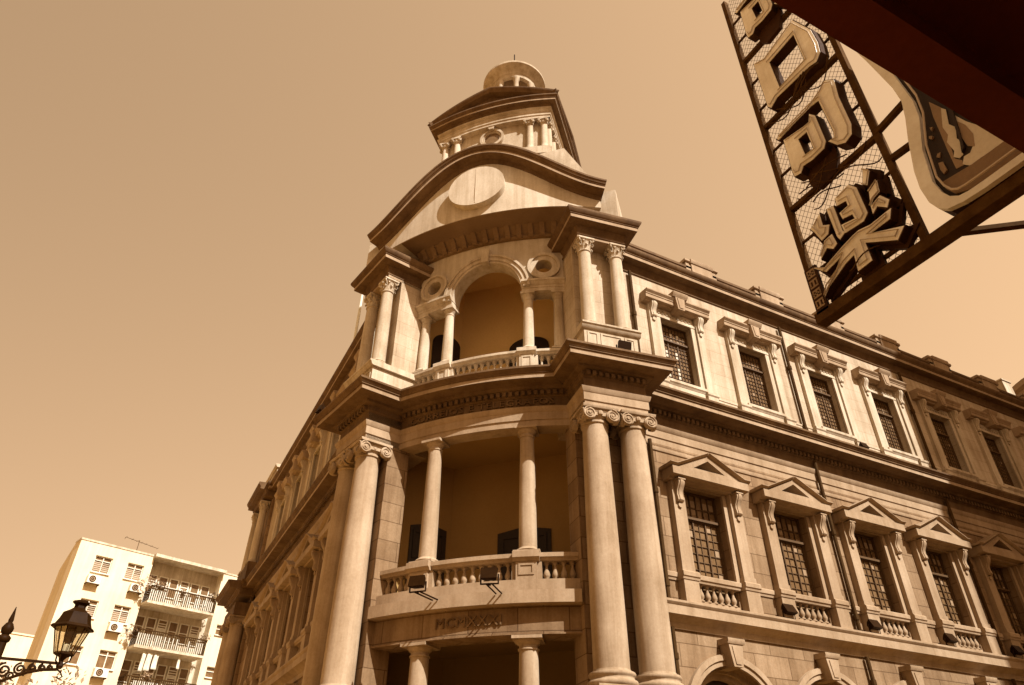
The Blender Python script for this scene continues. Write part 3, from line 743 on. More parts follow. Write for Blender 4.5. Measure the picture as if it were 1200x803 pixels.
# upper loggia wall: arch, side openings, round windows
m = MB(); AW, ZT, OI, OO = 2.36, 16.75, -.62, -.26
RA, ZC, OCx, OCz, OCr = 1.09, 14.56, 1.765, 15.27, .275
brk = sorted(set([round(x, 5) for x in [-AW, AW, -2.05, 2.05] + [RA * math.cos(math.pi * i / 36) for i in range(37)] + [s_ * (OCx + OCr * math.cos(math.pi * i / 14)) for s_ in (-1, 1) for i in range(15)] + [s_ * 1.3 for s_ in (-1, 1)]]))
def strip(a0, a1, zl, zh): m.prism(CF, [(a0, zl[0]), (a1, zl[1]), (a1, zh[1]), (a0, zh[0])], OI, OO)
def circ(a, c, r): return math.sqrt(max(0, r * r - (a - c) ** 2))
for a0, a1 in zip(brk[:-1], brk[1:]):
    mid = (a0 + a1) / 2
    if abs(mid) < RA: strip(a0, a1, (ZC + circ(a0, 0, RA), ZC + circ(a1, 0, RA)), (ZT, ZT)); continue
    c = OCx * (1 if mid > 0 else -1)
    if abs(mid - c) < OCr:
        strip(a0, a1, (14.45, 14.45), (OCz - circ(a0, c, OCr), OCz - circ(a1, c, OCr))); strip(a0, a1, (OCz + circ(a0, c, OCr), OCz + circ(a1, c, OCr)), (ZT, ZT))
    else: strip(a0, a1, (14.45, 14.45), (ZT, ZT))
m.build("arch_wall", 'gable', PO)
m = MB()
m.arcband(CF, (0, ZC), 1.08, 1.16, -.64, -.20, n=36); m.arcband(CF, (0, ZC), 1.16, 1.28, -.28, -.16, n=36); m.arcband(CF, (0, ZC), 1.28, 1.35, -.28, -.12, n=36)
m.prism(CF, [(-.10, 15.60), (.10, 15.60), (.15, 16.10), (-.15, 16.10)], -.28, -.05)
m.build("arch_moulding", 'paleplain', PO)
for s_ in (-1, 1):
    m = MB(); m.arcband(CF, (s_ * OCx, OCz), OCr - .03, OCr + .12, -.30, -.20, 0, 2 * math.pi, 32); m.arcband(CF, (s_ * OCx, OCz), OCr + .12, OCr + .21, -.30, -.15, 0, 2 * math.pi, 32); m.build("round_window", 'paleplain', PO)
    lo, hi = sorted((s_ * 1.10, s_ * 2.36))
    m = MB(); m.prof(CF, lo, hi, [(-.66, 14.40), (-.24, 14.40), (-.24, 14.50), (-.22, 14.51), (-.22, 14.58), (-.18, 14.60), (-.13, 14.67), (-.10, 14.68), (-.10, 14.75), (-.66, 14.76)], 8); m.build("impost", 'paleplain', PO)

# ceilings, floors and inner walls of the loggias
def DP(d, p): return ((d + p) * S2, (d - p) * S2)
YW = 4.55
def loggia(z0, zc, doors, mt='inside'):
    m = MB()
    def slab(pts, za, zb):
        b = [m.v((x, y, za)) for x, y in pts]; t = [m.v((x, y, zb)) for x, y in pts]; k = len(pts)
        for j in range(k): m.f(b[j], b[(j + 1) % k], t[(j + 1) % k], t[j])
        m.f(*b); m.f(*t)
    pts = [CF(a, -.4, 0)[:2] for a in [2.2 * (1 - 2 * i / 12) for i in range(13)]] + [sw(PF(.55, 1.6)), (.15, 4.7), (2.3, 4.7), (4.75, 2.3), (4.75, .25), PF(.55, 1.6)]
    slab(pts, zc, zc + .1); slab(pts, z0 - .12, z0)
    # left inner wall (parallel to the right wing) and diagonal inner wall
    wl = lambda a, o, z: (a, YW - o, z)
    m.box(wl, .15, 2.26, -.15, 0, z0, zc)
    wd = lambda a, o, z: DP(4.8 - o, a) + (z,)
    m.box(wd, -1.62, 3.4, -.15, 0, z0, zc)
    r_ = m.build("loggia", mt, PO)
    for k, (fr, a0, a1, zt, arched) in enumerate(((wl,) + doors[0], (wd,) + doors[1])):
        q = MB(); c = (a0 + a1) / 2; hw = (a1 - a0) / 2
        if arched:
            q.prism(fr, [(a0, z0), (a1, z0)] + [(c + hw * math.cos(math.pi * i / 16), zt - .36 + .36 * math.sin(math.pi * i / 16)) for i in range(17)], .004, .05)
        else:
            q.prism(fr, [(a0, z0), (a1, z0), (a1, zt - .05), (c + hw * .2, zt + .05), (c - hw * .2, zt + .05), (a0, zt - .05)], .004, .05)
            q.ring(fr, [(c - hw * .85, z0 + 1.7), (c + hw * .85, z0 + 1.7), (c + hw * .85, zt - .15), (c - hw * .85, zt - .15)], [(c - hw * .75, z0 + 1.78), (c + hw * .75, z0 + 1.78), (c + hw * .75, zt - .22), (c - hw * .75, zt - .22)], .05, .08)
        q.build("door", 'dark', r_)
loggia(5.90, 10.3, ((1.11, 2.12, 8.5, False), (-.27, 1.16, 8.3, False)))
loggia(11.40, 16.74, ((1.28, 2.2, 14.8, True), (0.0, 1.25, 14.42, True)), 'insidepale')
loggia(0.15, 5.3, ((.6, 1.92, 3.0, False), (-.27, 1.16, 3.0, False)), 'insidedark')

# ------------------------------------------------------------------ gable over the bay
GO, GF = -.9, .72
def gz(a):                                  # top line of the gable wall
    a = abs(a); k = [(0, 18.98), (.5, 18.88), (1.0, 18.58), (1.5, 18.17), (2.0, 17.72), (2.5, 17.33), (3.0, 17.06), (3.3, 16.98), (3.6, 16.96)]
    for (x0, y0), (x1, y1) in zip(k[:-1], k[1:]):
        if a <= x1:
            t = (a - x0) / (x1 - x0); return y0 + (y1 - y0) * t
    return k[-1][1]
def gzs(a): return .03 + sum(gz(a + d / 10) for d in range(-5, 6)) / 11
GW = 3.37
def gb(a): return 16.745
NG = 48
xs = [-GW + 2 * GW * i / NG for i in range(NG + 1)]
m = MB(); rows = [[m.fv(CF, a, o, z) for o, z in ((GO, gb(a)), (GF, gb(a)), (GF, gzs(a) + .1), (GO, gzs(a) + .1))] for a in xs]
for i in range(NG):
    for j in range(4): m.f(rows[i][j], rows[i][(j + 1) % 4], rows[i + 1][(j + 1) % 4], rows[i + 1][j])
m.f(*rows[0]); m.f(*rows[-1]); gable = m.build("gable", 'gable', PO)
m = MB(); gp = [(-.9, 0), (.70, 0), (.75, .0), (.78, .06), (.80, .10), (1.08, .11), (1.10, .12), (1.10, .20), (1.12, .215), (1.12, .245), (1.15, .26), (1.18, .33), (1.20, .34), (1.20, .40), (-.9, .42)]
xs2 = [-GW - .02 + (2 * GW + .04) * i / 64 for i in range(65)]
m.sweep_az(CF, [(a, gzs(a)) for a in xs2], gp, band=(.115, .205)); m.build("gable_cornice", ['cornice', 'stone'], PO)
m = MB(); m.disc(CF, (0, 17.82), .80, .65, .94, 56); dk = m.build("clock_disc", 'gable', PO)
m = MB(); m.box(CF, -.008, .008, .935, .944, 17.08, 18.56); m.build("disc_seam", 'gable', dk)
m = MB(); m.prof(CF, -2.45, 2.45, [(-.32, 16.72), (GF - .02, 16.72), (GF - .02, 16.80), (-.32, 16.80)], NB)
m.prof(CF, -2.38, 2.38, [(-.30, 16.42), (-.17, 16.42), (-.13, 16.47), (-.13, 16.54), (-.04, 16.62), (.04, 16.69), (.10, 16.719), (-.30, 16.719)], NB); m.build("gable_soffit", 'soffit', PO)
con = None
for i in range(13):
    a = -2.1 + 4.2 * i / 12
    if con is None:
        q = MB(); f0 = lambda x, o, z: (x, -o, z)
        q.prof(f0, -.075, .075, [(-.25, 16.44), (-.12, 16.42), (-.05, 16.46), (-.03, 16.54), (.04, 16.62), (.12, 16.68), (.14, 16.73), (.14, 16.719), (-.25, 16.719)])
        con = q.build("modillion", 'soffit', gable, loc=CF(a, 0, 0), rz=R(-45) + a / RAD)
    else: dup(con, gable, CF(a, 0, 0), R(-45) + a / RAD)
# attic blocks over the piers and the stepped mass behind the gable
def TF(a, o, z): x, y = DP(5.1 - o, a); return (x, y, z)       # tower frame: front face towards the corner
m = MB()
for s_ in (-1, 1):
    lo, hi = sorted((s_ * 2.9, s_ * 4.02)); m.box(TF, lo, hi, -2.5, 2.72, 16.0, 17.45)
m.box(TF, -3.6, 3.6, -3.2, 2.2, 16.85, 18.2)
m.build("attic_block", 'paleplain', PO)
m = MB()
lo_, hi_ = [(-3.35, -3.4), (3.35, -3.4), (3.35, 2.75), (-3.35, 2.75)], [(-2.5, -2.65), (2.5, -2.65), (2.5, 2.5), (-2.5, 2.5)]
b = [m.v(TF(a, o, 18.1)) for a, o in lo_]; t = [m.v(TF(a, o, 20.15)) for a, o in hi_]
for j in range(4): m.f(b[j], b[(j + 1) % 4], t[(j + 1) % 4], t[j])
m.f(*b); m.f(*t); m.box(TF, -2.2, 2.2, -2.4, 2.3, 20.1, 20.24); m.build("tower_base", 'paleplain', PO)

# ------------------------------------------------------------------ clock tower stage
TR, HWT, LYF, LYB = 8.6, 2.04, 2.64, -2.44
LYC = LYF - (TR - math.sqrt(TR * TR - HWT * HWT))
def TFF(a, o, z):                                                # bowed front
    t = a / TR; return TF((TR + o) * math.sin(t), LYF - TR + (TR + o) * math.cos(t), z)
def TSR(a, o, z): return TF(HWT + o, (LYC + LYB) / 2 - a, z)      # right side, a runs backwards
def TSL(a, o, z): return TF(-HWT - o, (LYC + LYB) / 2 + a, z)
TSH = (LYC - LYB) / 2
AH = TR * math.asin(HWT / TR)
def tpath():
    pts = [TF(0, LYB, 0), TF(HWT, LYB, 0)] + [TFF(AH * (1 - 2 * i / 20), 0, 0) for i in range(21)] + [TF(-HWT, LYB, 0), TF(-.01, LYB, 0)]
    return [q[:2] for q in pts]
def area2(P): return sum(P[i][0] * P[(i + 1) % len(P)][1] - P[(i + 1) % len(P)][0] * P[i][1] for i in range(len(P)))
TPA = tpath()
if area2(TPA) > 0: TPA = TPA[::-1]                                # outward must be the left side
m = MB(); m.box(TF, -1.6, 1.6, -1.9, 1.9, 20.2, 22.6); tw = m.build("clock_tower", 'paleplain', PO)
m = MB(); m.sweep(TPA, [(-.6, 20.2), (-.20, 20.2), (-.20, 22.15), (-.6, 22.15)]); m.build("tower_wall", 'paleplain', tw)
m = MB(); m.sweep(TPA, [(-.6, 22.06), (.02, 22.06), (.02, 22.16), (.05, 22.18), (.05, 22.27), (.09, 22.31), (.0, 22.33), (.0, 22.46), (.08, 22.52), (.09, 22.57), (-.6, 22.58)]); m.build("tower_architrave", 'paleplain', tw)
m = MB(); m.sweep(TPA, [(-.6, 22.58), (.09, 22.585), (.11, 22.65), (.13, 22.67), (.27, 22.69), (.28, 22.695), (.28, 22.77), (.305, 22.785), (.305, 22.81), (.36, 22.87), (.36, 22.92), (-.6, 22.94)], band=(22.694, 22.775)); m.build("tower_cornice", ['cornice', 'stone'], tw)
tcol = None
for fr, hw, rz in ((TFF, AH, R(-45)), (TSR, TSH, R(45)), (TSL, TSH, R(-135))):
    m = MB(); m.arcband(fr, (0, 21.56), .29, .36, -.24, -.12, 0, 2 * math.pi, 28); m.arcband(fr, (0, 21.56), .36, .44, -.24, -.08, 0, 2 * math.pi, 28)
    m.prism(fr, [(-.08, 21.93), (.08, 21.93), (.12, 22.06), (-.12, 22.06)], -.23, -.0); m.build("round_window", 'paleplain', tw)
    m = MB(); m.disc(fr, (0, 21.56), .295, -.23, -.17, 28); m.build("pane", 'glass', tw)
    m = MB()
    for s_ in (-1, 1): lo, hi = sorted((s_ * 1.08, s_ * (hw - .01))); m.box(fr, lo, hi, -.5, .04, 20.2, 20.55, 4)
    m.build("column_plinth", 'paleplain', tw)
    for s_ in (-1, 1):
        for a in ((1.36, 1.86) if fr is TFF else (1.5, 2.1)):
            if tcol is None:
                q = MB(); q.lathe((0, 0, 0), [(.15, 20.55), (.16, 20.6), (.145, 20.63)] + [(.13 - .02 * (i / 8) ** 1.6, 20.65 + 1.18 * i / 8) for i in range(9)], 20)
                q.lathe((0, 0, 0), [(.12, 21.84), (.15, 21.87), (.15, 21.91), (.125, 21.92), (.16, 21.98)], 20)
                for k in range(4):
                    v0 = len(q.V); b_ = k * math.pi / 2
                    for e in (-1, 1): q.disc(lambda x, o, z: (x, -o, z), (e * .135, 21.93), .065, .10, .15, 14)
                    for i in range(v0, len(q.V)):
                        x, y, z = q.V[i]; q.V[i] = (x * math.cos(b_) - y * math.sin(b_), x * math.sin(b_) + y * math.cos(b_), z)
                q.box(lambda x, o, z: (x, -o, z), -.18, .18, -.18, .18, 21.99, 22.058)
                tcol = q.build("tower_column", 'paleplain', tw, smooth=50); tcol.location = fr(s_ * a, -.14, 0); tcol.rotation_euler.z = rz
            else: dup(tcol, tw, fr(s_ * a, -.14, 0), rz)
    zp = lambda u: 23.66 - abs(u) * .74
    pp = [(-.6, -.02), (.10, -.02), (.26, .0), (.28, .04), (.32, .08), (.36, .14), (.36, .17), (-.6, .18)]
    m = MB(); rows = []
    for i in range(41):
        u = -1 + i / 20; rows.append([m.fv(fr, u * (hw + max(o, -.1)), o, zp(u) + t) for o, t in pp])
    for i in range(40):
        for q in range(len(pp)): m.f(rows[i][q], rows[i][(q + 1) % len(pp)], rows[i + 1][(q + 1) % len(pp)], rows[i + 1][q])
    m.f(*rows[0]); m.f(*rows[-1])
    aa = [-hw + 2 * hw * i / 24 for i in range(25)]
    m.prism(fr, [(a, 22.9) for a in aa] + [(a, zp(a / hw)) for a in reversed(aa)], -.5, .04); m.build("tower_pediment", 'cornice', tw)
m = MB(); m.lathe((DP(5.0, 0)[0], DP(5.0, 0)[1], 0), [(1.9, 22.7), (1.9, 23.5), (1.6, 23.9)], 28); m.build("tower_roof", 'stone', tw)

# lantern cupola
cx, cy = DP(5.1, 0)
m = MB(); m.lathe((cx, cy, 0), [(2.0, 22.9), (2.0, 24.0), (1.75, 24.6), (1.55, 24.65), (1.55, 25.3), (1.4, 25.35)], 32)
cup = m.build("cupola", 'paleplain', PO); cup.location = (0, 0, -.52)
m = MB(); m.lathe_ring((cx, cy, 0), [(.80, 27.85), (.95, 27.85), (.97, 28.0), (1.02, 28.03), (1.04, 28.14), (1.10, 28.2), (1.26, 28.26), (1.32, 28.32), (1.32, 28.42), (1.24, 28.48), (.80, 28.48)], 48); m.build("ring_cornice", 'paleplain', cup)
m = MB(); m.lathe((cx, cy, 0), [(.80, 28.30), (1.08, 28.48), (1.0, 28.66), (.75, 28.84), (.4, 28.95), (.12, 29.0), (.10, 29.2), (.13, 29.3), (.05, 29.4)], 40); m.build("dome", 'stone', cup)
m = MB(); m.tube([(cx, cy, 29.2), (cx, cy, 30.9)], .025, 6); m.build("spire", 'iron', cup)
lc = None
for k in range(8):
    a = R(22.5 + 45 * k); p = (cx + .875 * math.cos(a), cy + .875 * math.sin(a), 0)
    if lc is None:
        q = MB(); q.lathe((0, 0, 0), [(.15, 25.3), (.15, 25.5), (.115, 25.55), (.10, 27.65), (.14, 27.72), (.15, 27.852)], 16); lc = q.build("cupola_column", 'paleplain', cup, loc=p)
    else: dup(lc, cup, p)

# ------------------------------------------------------------------ things fixed to the building
def floodlight(name, fr, a, o, z, tilt, label, arm=None, s=1.0):
    root = thing(name, label, "floodlight", "floodlights on the building", fr(a, o, z))
    b0 = Vector(fr(a, o, z)); ex = (Vector(fr(a + 1, o, z)) - b0).normalized(); eo = (Vector(fr(a, o + 1, z)) - b0).normalized()
    def lf(x, y, zz): return tuple(ex * x * s + eo * y * s + Vector((0, 0, zz * s)))
    ct, st = math.cos(tilt), math.sin(tilt)
    def hf(x, y, zz): return lf(x, y * ct - zz * st, .20 + y * st + zz * ct)
    m = MB(); rows = [[m.v(hf(x, y, zz)) for x, zz in ((-w_, -h_), (w_, -h_), (w_, h_), (-w_, h_))] for y, w_, h_ in ((.10, .17, .12), (.0, .15, .10), (-.10, .10, .06))]
    for i in range(2):
        for j in range(4): m.f(rows[i][j], rows[i][(j + 1) % 4], rows[i + 1][(j + 1) % 4], rows[i + 1][j])
    m.f(*rows[0]); m.f(*rows[2]); m.build("housing", 'iron', root)
    m = MB()
    for q in (-1, 1): m.tube([lf(q * .18, 0, .22), lf(q * .18, 0, .02)], .018, 5)
    m.tube([lf(-.18, 0, .03), lf(.18, 0, .03)], .018, 5); m.tube([lf(0, 0, .03), lf(0, 0, 0)], .03, 6)
    m.build("yoke", 'iron', root)
    if arm:
        m = MB()
        for q in (-.06, .06): m.tube([lf(q, 0, .02), lf(q + arm[0], arm[1], arm[2])], .017, 6)
        m.build("support_arm", 'iron', root)
    return root
for i, (a, lab) in enumerate(((9.02, "black floodlight on the lower ledge left of the second pedimented window"), (11.93, "black floodlight on the lower ledge left of the third pedimented window"), (14.85, "black floodlight on the lower ledge left of the fourth pedimented window"), (17.75, "black floodlight on the lower ledge left of the fifth pedimented window"))):
    floodlight("floodlight", FR, a, .20, 5.985, .5, lab)
floodlight("floodlight", FR, 13.45, .42, 11.32, .4, "small floodlight on the main cornice below the third upper window", s=.8)
floodlight("floodlight", PR, 1.42, -.08, 11.32, -.3, "black box floodlight on the cornice before the right column pedestal")
floodlight("floodlight", PL, 2.5, .02, 11.32, .3, "floodlight on the shaded cornice of the left columns", s=.9)
floodlight("floodlight", CF, -.75, .94, 5.85, .3, "floodlight held out on arms before the left balcony pedestal", arm=(.10, -.58, 0))
floodlight("floodlight", CF, .66, .94, 5.87, .3, "floodlight held out on arms before the middle balusters", arm=(.05, -.58, 0))
for i, (v, zt, lab) in enumerate(((6.9, 20.2, "white flagpole on the roof touching the left columns"), (9.4, 20.3, "free standing white flagpole on the roof left of the columns"))):
    r_ = thing("flagpole", lab, "flagpole", "flagpoles on the roof", (-.1, v, 16.78))
    m = MB(); m.tube([(0, 0, 0), (0, 0, zt - 16.78)], .06, 8, .045); m.build("pole", 'metalwhite', r_)
    m = MB(); m.lathe((0, 0, zt - 16.80), [(.01, 0), (.06, .03), (.07, .07), (.04, .12), (.01, .13)], 10); m.build("finial", 'metalwhite', r_)

# ------------------------------------------------------------------ ground and streets
def sheet(name, x0, x1, y0, y1, z, mt):
    m = MB(); i = [m.v((x0, y0, z)), m.v((x1, y0, z)), m.v((x1, y1, z)), m.v((x0, y1, z))]; m.f(*i); return tag(m.build(name, mt, smooth=0), kind='structure')
sheet("ground", -600, 600, -600, 600, -.02, 'ground')
sheet("road", -200, 200, -11.6, -3.2, -.012, 'asphalt'); sheet("paved_square", -70, -2.7, -11.5, 90, -.008, 'paving')  # unseen square, extended over the road as a bright bounce surface
m = MB(); m.box(IDF, -2.4, 200, -3.1, 0.5, -.02, .12); tag(m.build("pavement", 'paving'), kind='structure')
m = MB(); m.box(IDF, -2.6, 200, -3.24, -3.1, -.02, .125); tag(m.build("kerb", 'kerb'), kind='structure')
m = MB(); m.box(IDF, -200, 200, -13.9, -11.6, -.02, .12); tag(m.build("pavement", 'paving'), kind='structure')
for i in range(16):
    pass
m = MB()
for i in range(40): 
    x = 2 + i * 4; k = [m.v((x, -7.46, -.007)), m.v((x + 2, -7.46, -.007)), m.v((x + 2, -7.34, -.007)), m.v((x, -7.34, -.007))]; m.f(*k)
tag(m.build("road_marking", 'roadpaint', smooth=0), kind='structure')

# ------------------------------------------------------------------ shop building with its canopy, and the tall block beside it
sb = thing("shop_building", "shop building whose dark canopy overhangs the top right corner", "building", loc=(0, -14.4, 0))
m = MB(); m.box(IDF, -24, 20.2, -16, 0, 0, 7.4); m.build("wall", 'hotel', sb)
m = MB(); m.box(IDF, -3.2, 16, 0, 2.70, 5.22, 5.36); m.box(IDF, -3.25, 16.05, 2.70, 2.93, 4.98, 5.45); m.build("canopy", 'canopy', sb)
tb = thing("office_block", "tall office block across the street that shades the far windows", "building", loc=(22.6, -15.0, 0))
m = MB(); m.box(IDF, 0, 40, -8, 0, 0, 46); m.build("wall", 'hotel', tb)

# ------------------------------------------------------------------ hanging sign of raised characters
KOU_OUT = [(-8.81, 10.88), (-9.0, 10.77), (-9.56, 10.89), (-9.73, 10.4), (-9.75, 10.08), (-9.73, 9.89), (-9.64, 9.8), (-9.54, 9.84), (-8.98, 9.88), (-8.85, 9.81), (-8.81, 9.88)]
KOU_IN = [(-9.04, 10.61), (-9.5, 10.63), (-9.51, 10.02), (-9.06, 9.99)]
KE_BAR = [(-8.78, 9.23), (-9.31, 9.24), (-9.53, 9.32), (-9.64, 9.39), (-9.75, 9.27), (-9.72, 8.97), (-9.73, 8.44), (-9.69, 8.3), (-9.59, 8.26), (-9.49, 8.33), (-9.41, 8.48), (-9.49, 8.46), (-9.51, 8.55), (-9.48, 9.19), (-9.37, 9.21), (-9.03, 9.2), (-8.81, 9.18)]
KE_BOX = [(-8.87, 9.1), (-9.18, 9.02), (-9.27, 9.01), (-9.31, 9.12), (-9.37, 9.02), (-9.38, 8.52), (-9.33, 8.44), (-9.15, 8.43), (-9.01, 8.46), (-8.95, 8.39), (-8.86, 8.42), (-8.85, 8.51)]
KE_IN = [(-9.06, 8.91), (-9.2, 8.9), (-9.21, 8.57), (-9.08, 8.59)]
LE = [[(-9.1, 7.61), (-9.19, 7.58), (-9.19, 7.2), (-9.21, 7.15), (-9.13, 7.11), (-9.11, 7.17)], [(-9.24, 7.66), (-9.44, 7.69), (-9.51, 7.58), (-9.52, 7.17), (-9.45, 7.11), (-9.21, 7.14), (-9.2, 7.27), (-9.37, 7.22), (-9.36, 7.3), (-9.24, 7.33), (-9.23, 7.43), (-9.35, 7.44), (-9.35, 7.52), (-9.23, 7.55)], [(-8.88, 7.55), (-9.0, 7.63), (-8.99, 7.45), (-9.07, 7.39), (-9.02, 7.29), (-8.92, 7.27), (-8.87, 7.44), (-8.83, 7.53)], [(-8.84, 7.05), (-8.95, 7.24), (-9.06, 7.25), (-9.08, 7.09), (-9.02, 7.06), (-8.95, 7.13)], [(-9.65, 7.73), (-9.71, 7.65), (-9.63, 7.5), (-9.59, 7.55)], [(-9.62, 7.4), (-9.74, 7.46), (-9.72, 7.31), (-9.63, 7.28), (-9.58, 7.22)], [(-9.58, 7.22), (-9.71, 7.26), (-9.78, 7.13), (-9.73, 7.06), (-9.64, 7.16), (-9.57, 7.11)], [(-8.83, 6.91), (-9.11, 7.0), (-9.28, 7.04), (-9.36, 7.05), (-9.5, 7.01), (-9.76, 7.02), (-9.71, 6.91), (-9.47, 6.91), (-9.81, 6.72), (-9.7, 6.62), (-9.38, 6.85), (-9.38, 6.6), (-9.2, 6.59), (-9.22, 6.81), (-9.1, 6.78), (-8.83, 6.65), (-8.74, 6.57), (-8.8, 6.66), (-8.97, 6.79), (-9.08, 6.9), (-8.85, 6.85), (-8.73, 6.99)]]
SX = 1.25
def SGN(a, o, z): return (SX - o, a, z)               # a along the street depth, o towards the viewer side
sg = thing("hanging_sign", "tall hanging street sign of raised Chinese characters on a wire mesh frame", "sign", loc=(SX, -9.2, 6.47))
def local(fr): return lambda a, o, z: (fr(a, o, z)[0] - SX, fr(a, o, z)[1] + 9.2, fr(a, o, z)[2] - 6.47)
SL = local(SGN)
Y0, Y1 = -8.54, -9.87
m = MB()
for y, zt in ((Y0, 13.1), (Y1, 13.1)): m.box(SL, y - .035, y + .035, -.05, .03, 6.45, zt)
m.box(SL, -13.9, Y0 + .06, -.09, .06, 6.40, 6.53)
for z in (11.38, 9.80, 8.17): m.box(SL, Y1, Y0, -.05, .02, z - .03, z + .03); 
m.box(SL, Y1, Y0, -.04, 0, 6.66, 6.70)
for z in (12.4, 11.9, 10.8, 10.2, 9.3, 8.8, 7.6, 7.1):
    m.box(SL, Y0 - .28, Y0, -.03, 0, z - .012, z + .012); m.box(SL, Y1, Y1 + .28, -.03, 0, z - .012, z + .012)
m.build("frame", 'signsteel', sg)
m = MB(); stp = .082
k = -8
def clip_line(c, s_):
    # line z = c + s*y over the frame rectangle
    pts = []
    for y in (Y1, Y0):
        z = c + s_ * (y - Y1)
        pts.append((y, z))
    (ya, za), (yb, zb) = pts
    if za > zb: ya, za, yb, zb = yb, zb, ya, za
    lo, hi = 6.53, 13.05
    if zb < lo or za > hi: return None
    if za < lo: t = (lo - za) / (zb - za); ya, za = ya + (yb - ya) * t, lo
    if zb > hi: t = (hi - za) / (zb - za); yb, zb = ya + (yb - ya) * t, hi
    return (ya, za), (yb, zb)
for s_ in (1.3, -1.3):
    c = 4.5
    while c < 15.0:
        q = clip_line(c, s_)
        if q: m.tube([SL(q[0][0], -.02, q[0][1]), SL(q[1][0], -.02, q[1][1])], .0028, 3)
        c += stp * 1.3
m.build("wire_mesh", 'signsteel', sg, smooth=0)
def slab_char(polys, holes=()):
    """raised channel letter: dark box with a paler face set on it"""
    return polys
def offset_poly(p, d):
    n = len(p); ar = sum(p[i][0] * p[(i + 1) % n][1] - p[(i + 1) % n][0] * p[i][1] for i in range(n)); s_ = 1 if ar > 0 else -1; out = []
    for i in range(n):
        a = Vector(p[i - 1]); b = Vector(p[i]); c = Vector(p[(i + 1) % n])
        d0 = (b - a).normalized(); d1 = (c - b).normalized()
        n0 = Vector((d0.y, -d0.x)) * s_; n1 = Vector((d1.y, -d1.x)) * s_
        mm = n0 + n1; mm = mm / max(.5, mm.dot(n0)); out.append((b.x + mm.x * d, b.y + mm.y * d))
    return out
def hole_fill(outer, inner, m, o0, o1):
    # bridge the hole into a keyhole outline split in two halves
    def near(p, lst): return min(range(len(lst)), key=lambda i: (lst[i][0] - p[0]) ** 2 + (lst[i][1] - p[1]) ** 2)
    i0 = 0; j0 = near(outer[0], inner)
    cy_ = sum(p[0] for p in outer) / len(outer); cz_ = sum(p[1] for p in outer) / len(outer)
    far = max(range(len(outer)), key=lambda i: (outer[i][0] - outer[0][0]) ** 2 + (outer[i][1] - outer[0][1]) ** 2)
    j1 = near(outer[far], inner)
    def orient(l): return sum(l[i][0] * l[(i + 1) % len(l)][1] - l[(i + 1) % len(l)][0] * l[i][1] for i in range(len(l))) > 0
    inn = list(inner); 
    if orient(inn) != orient(outer): inn = inn[::-1]; j0 = near(outer[0], inn); j1 = near(outer[far], inn)
    def seq(l, a, b):
        r = [l[a]]
        while a != b: a = (a + 1) % len(l); r.append(l[a])
        return r
    h1 = seq(outer, 0, far) + seq(inn, j0, j1)[::-1]
    h2 = seq(outer, far, 0) + seq(inn, j1, j0)[::-1]
    m.prism(SL, h1, o0, o1); m.prism(SL, h2, o0, o1)
def character(label_, solids, framed, tubes=True):
    base = MB()
    for p in solids: base.prism(SL, offset_poly(p, .012), .0, .15)
    for po, pi in framed: hole_fill(offset_poly(po, .012), offset_poly(pi, -.012), base, .0, .15)
    if not framed:
        for p in solids: base.prism(SL, offset_poly(p, .055), -.01, .05)
    ch = base.build("character", 'signside', sg, smooth=0)
    f = MB()
    for p in solids: f.prism(SL, p, .151, .16)
    for po, pi in framed: hole_fill(po, pi, f, .151, .16)
    f.build("face", 'signface', ch, smooth=0)
    t = MB()
    for p in solids + [a for a, b in framed]:
        q = offset_poly(p, -.035) if len(p) > 5 else p
        t.tube([SL(a, .178, z) for a, z in q], .009, 5)
    for a, b in framed: t.tube([SL(x, .178, z) for x, z in offset_poly(b, .03)], .009, 5)
    t.build("neon_tube", 'tube', ch)
    return ch
up = lambda P, d: [(a, z + d) for a, z in P]
character("ke", [KE_BAR], [(KE_BOX, KE_IN)])
character("kou", [], [(KOU_OUT, KOU_IN)])
character("ke", [up(KE_BAR, 3.08)], [(up(KE_BOX, 3.08), up(KE_IN, 3.08))])
character("le", LE, [])
# back plates that show below the characters, wires and maker's plate
for (y0, y1, z) in ((-8.95, -9.4, 8.2), (-8.95, -9.4, 11.3)):
    m = MB(); m.prism(SL, [(y0, z), (y0 - .1, z - .13), (y1 + .1, z - .10), (y1, z + .15), (y1, z + .3), (y0, z + .3)], -.01, .05); m.build("back_plate", 'signside', sg, smooth=0)
m = MB(); m.prism(SL, [(-8.95, 6.72), (-8.92, 7.4), (-9.2, 7.68), (-9.62, 7.6), (-9.72, 7.2), (-9.6, 6.8)], -.012, .03)
m.build("back_plate", 'signside', sg, smooth=0)
rw = random.Random(5)
for i in range(16):
    y = rw.uniform(Y1 + .05, Y0 - .75); z = rw.choice((8.2, 9.75, 11.35, 8.1, 9.7, 6.75, 7.9)); L_ = rw.uniform(.25, .7)
    m = MB(); m.tube([SL(y + L_ * t, .1 + .1 * math.sin(t * 3.1 + i), z + .05 * math.sin(t * 5 + i) - .09 * math.sin(math.pi * t)) for t in [k / 8 for k in range(9)]], .008, 4); m.build("cable", 'signsteel', sg)
m = MB(); m.box(SL, -8.68, -8.52, .02, .06, 6.50, 7.14); mp = m.build("maker_plate", 'signside', sg)
rw = random.Random(9)
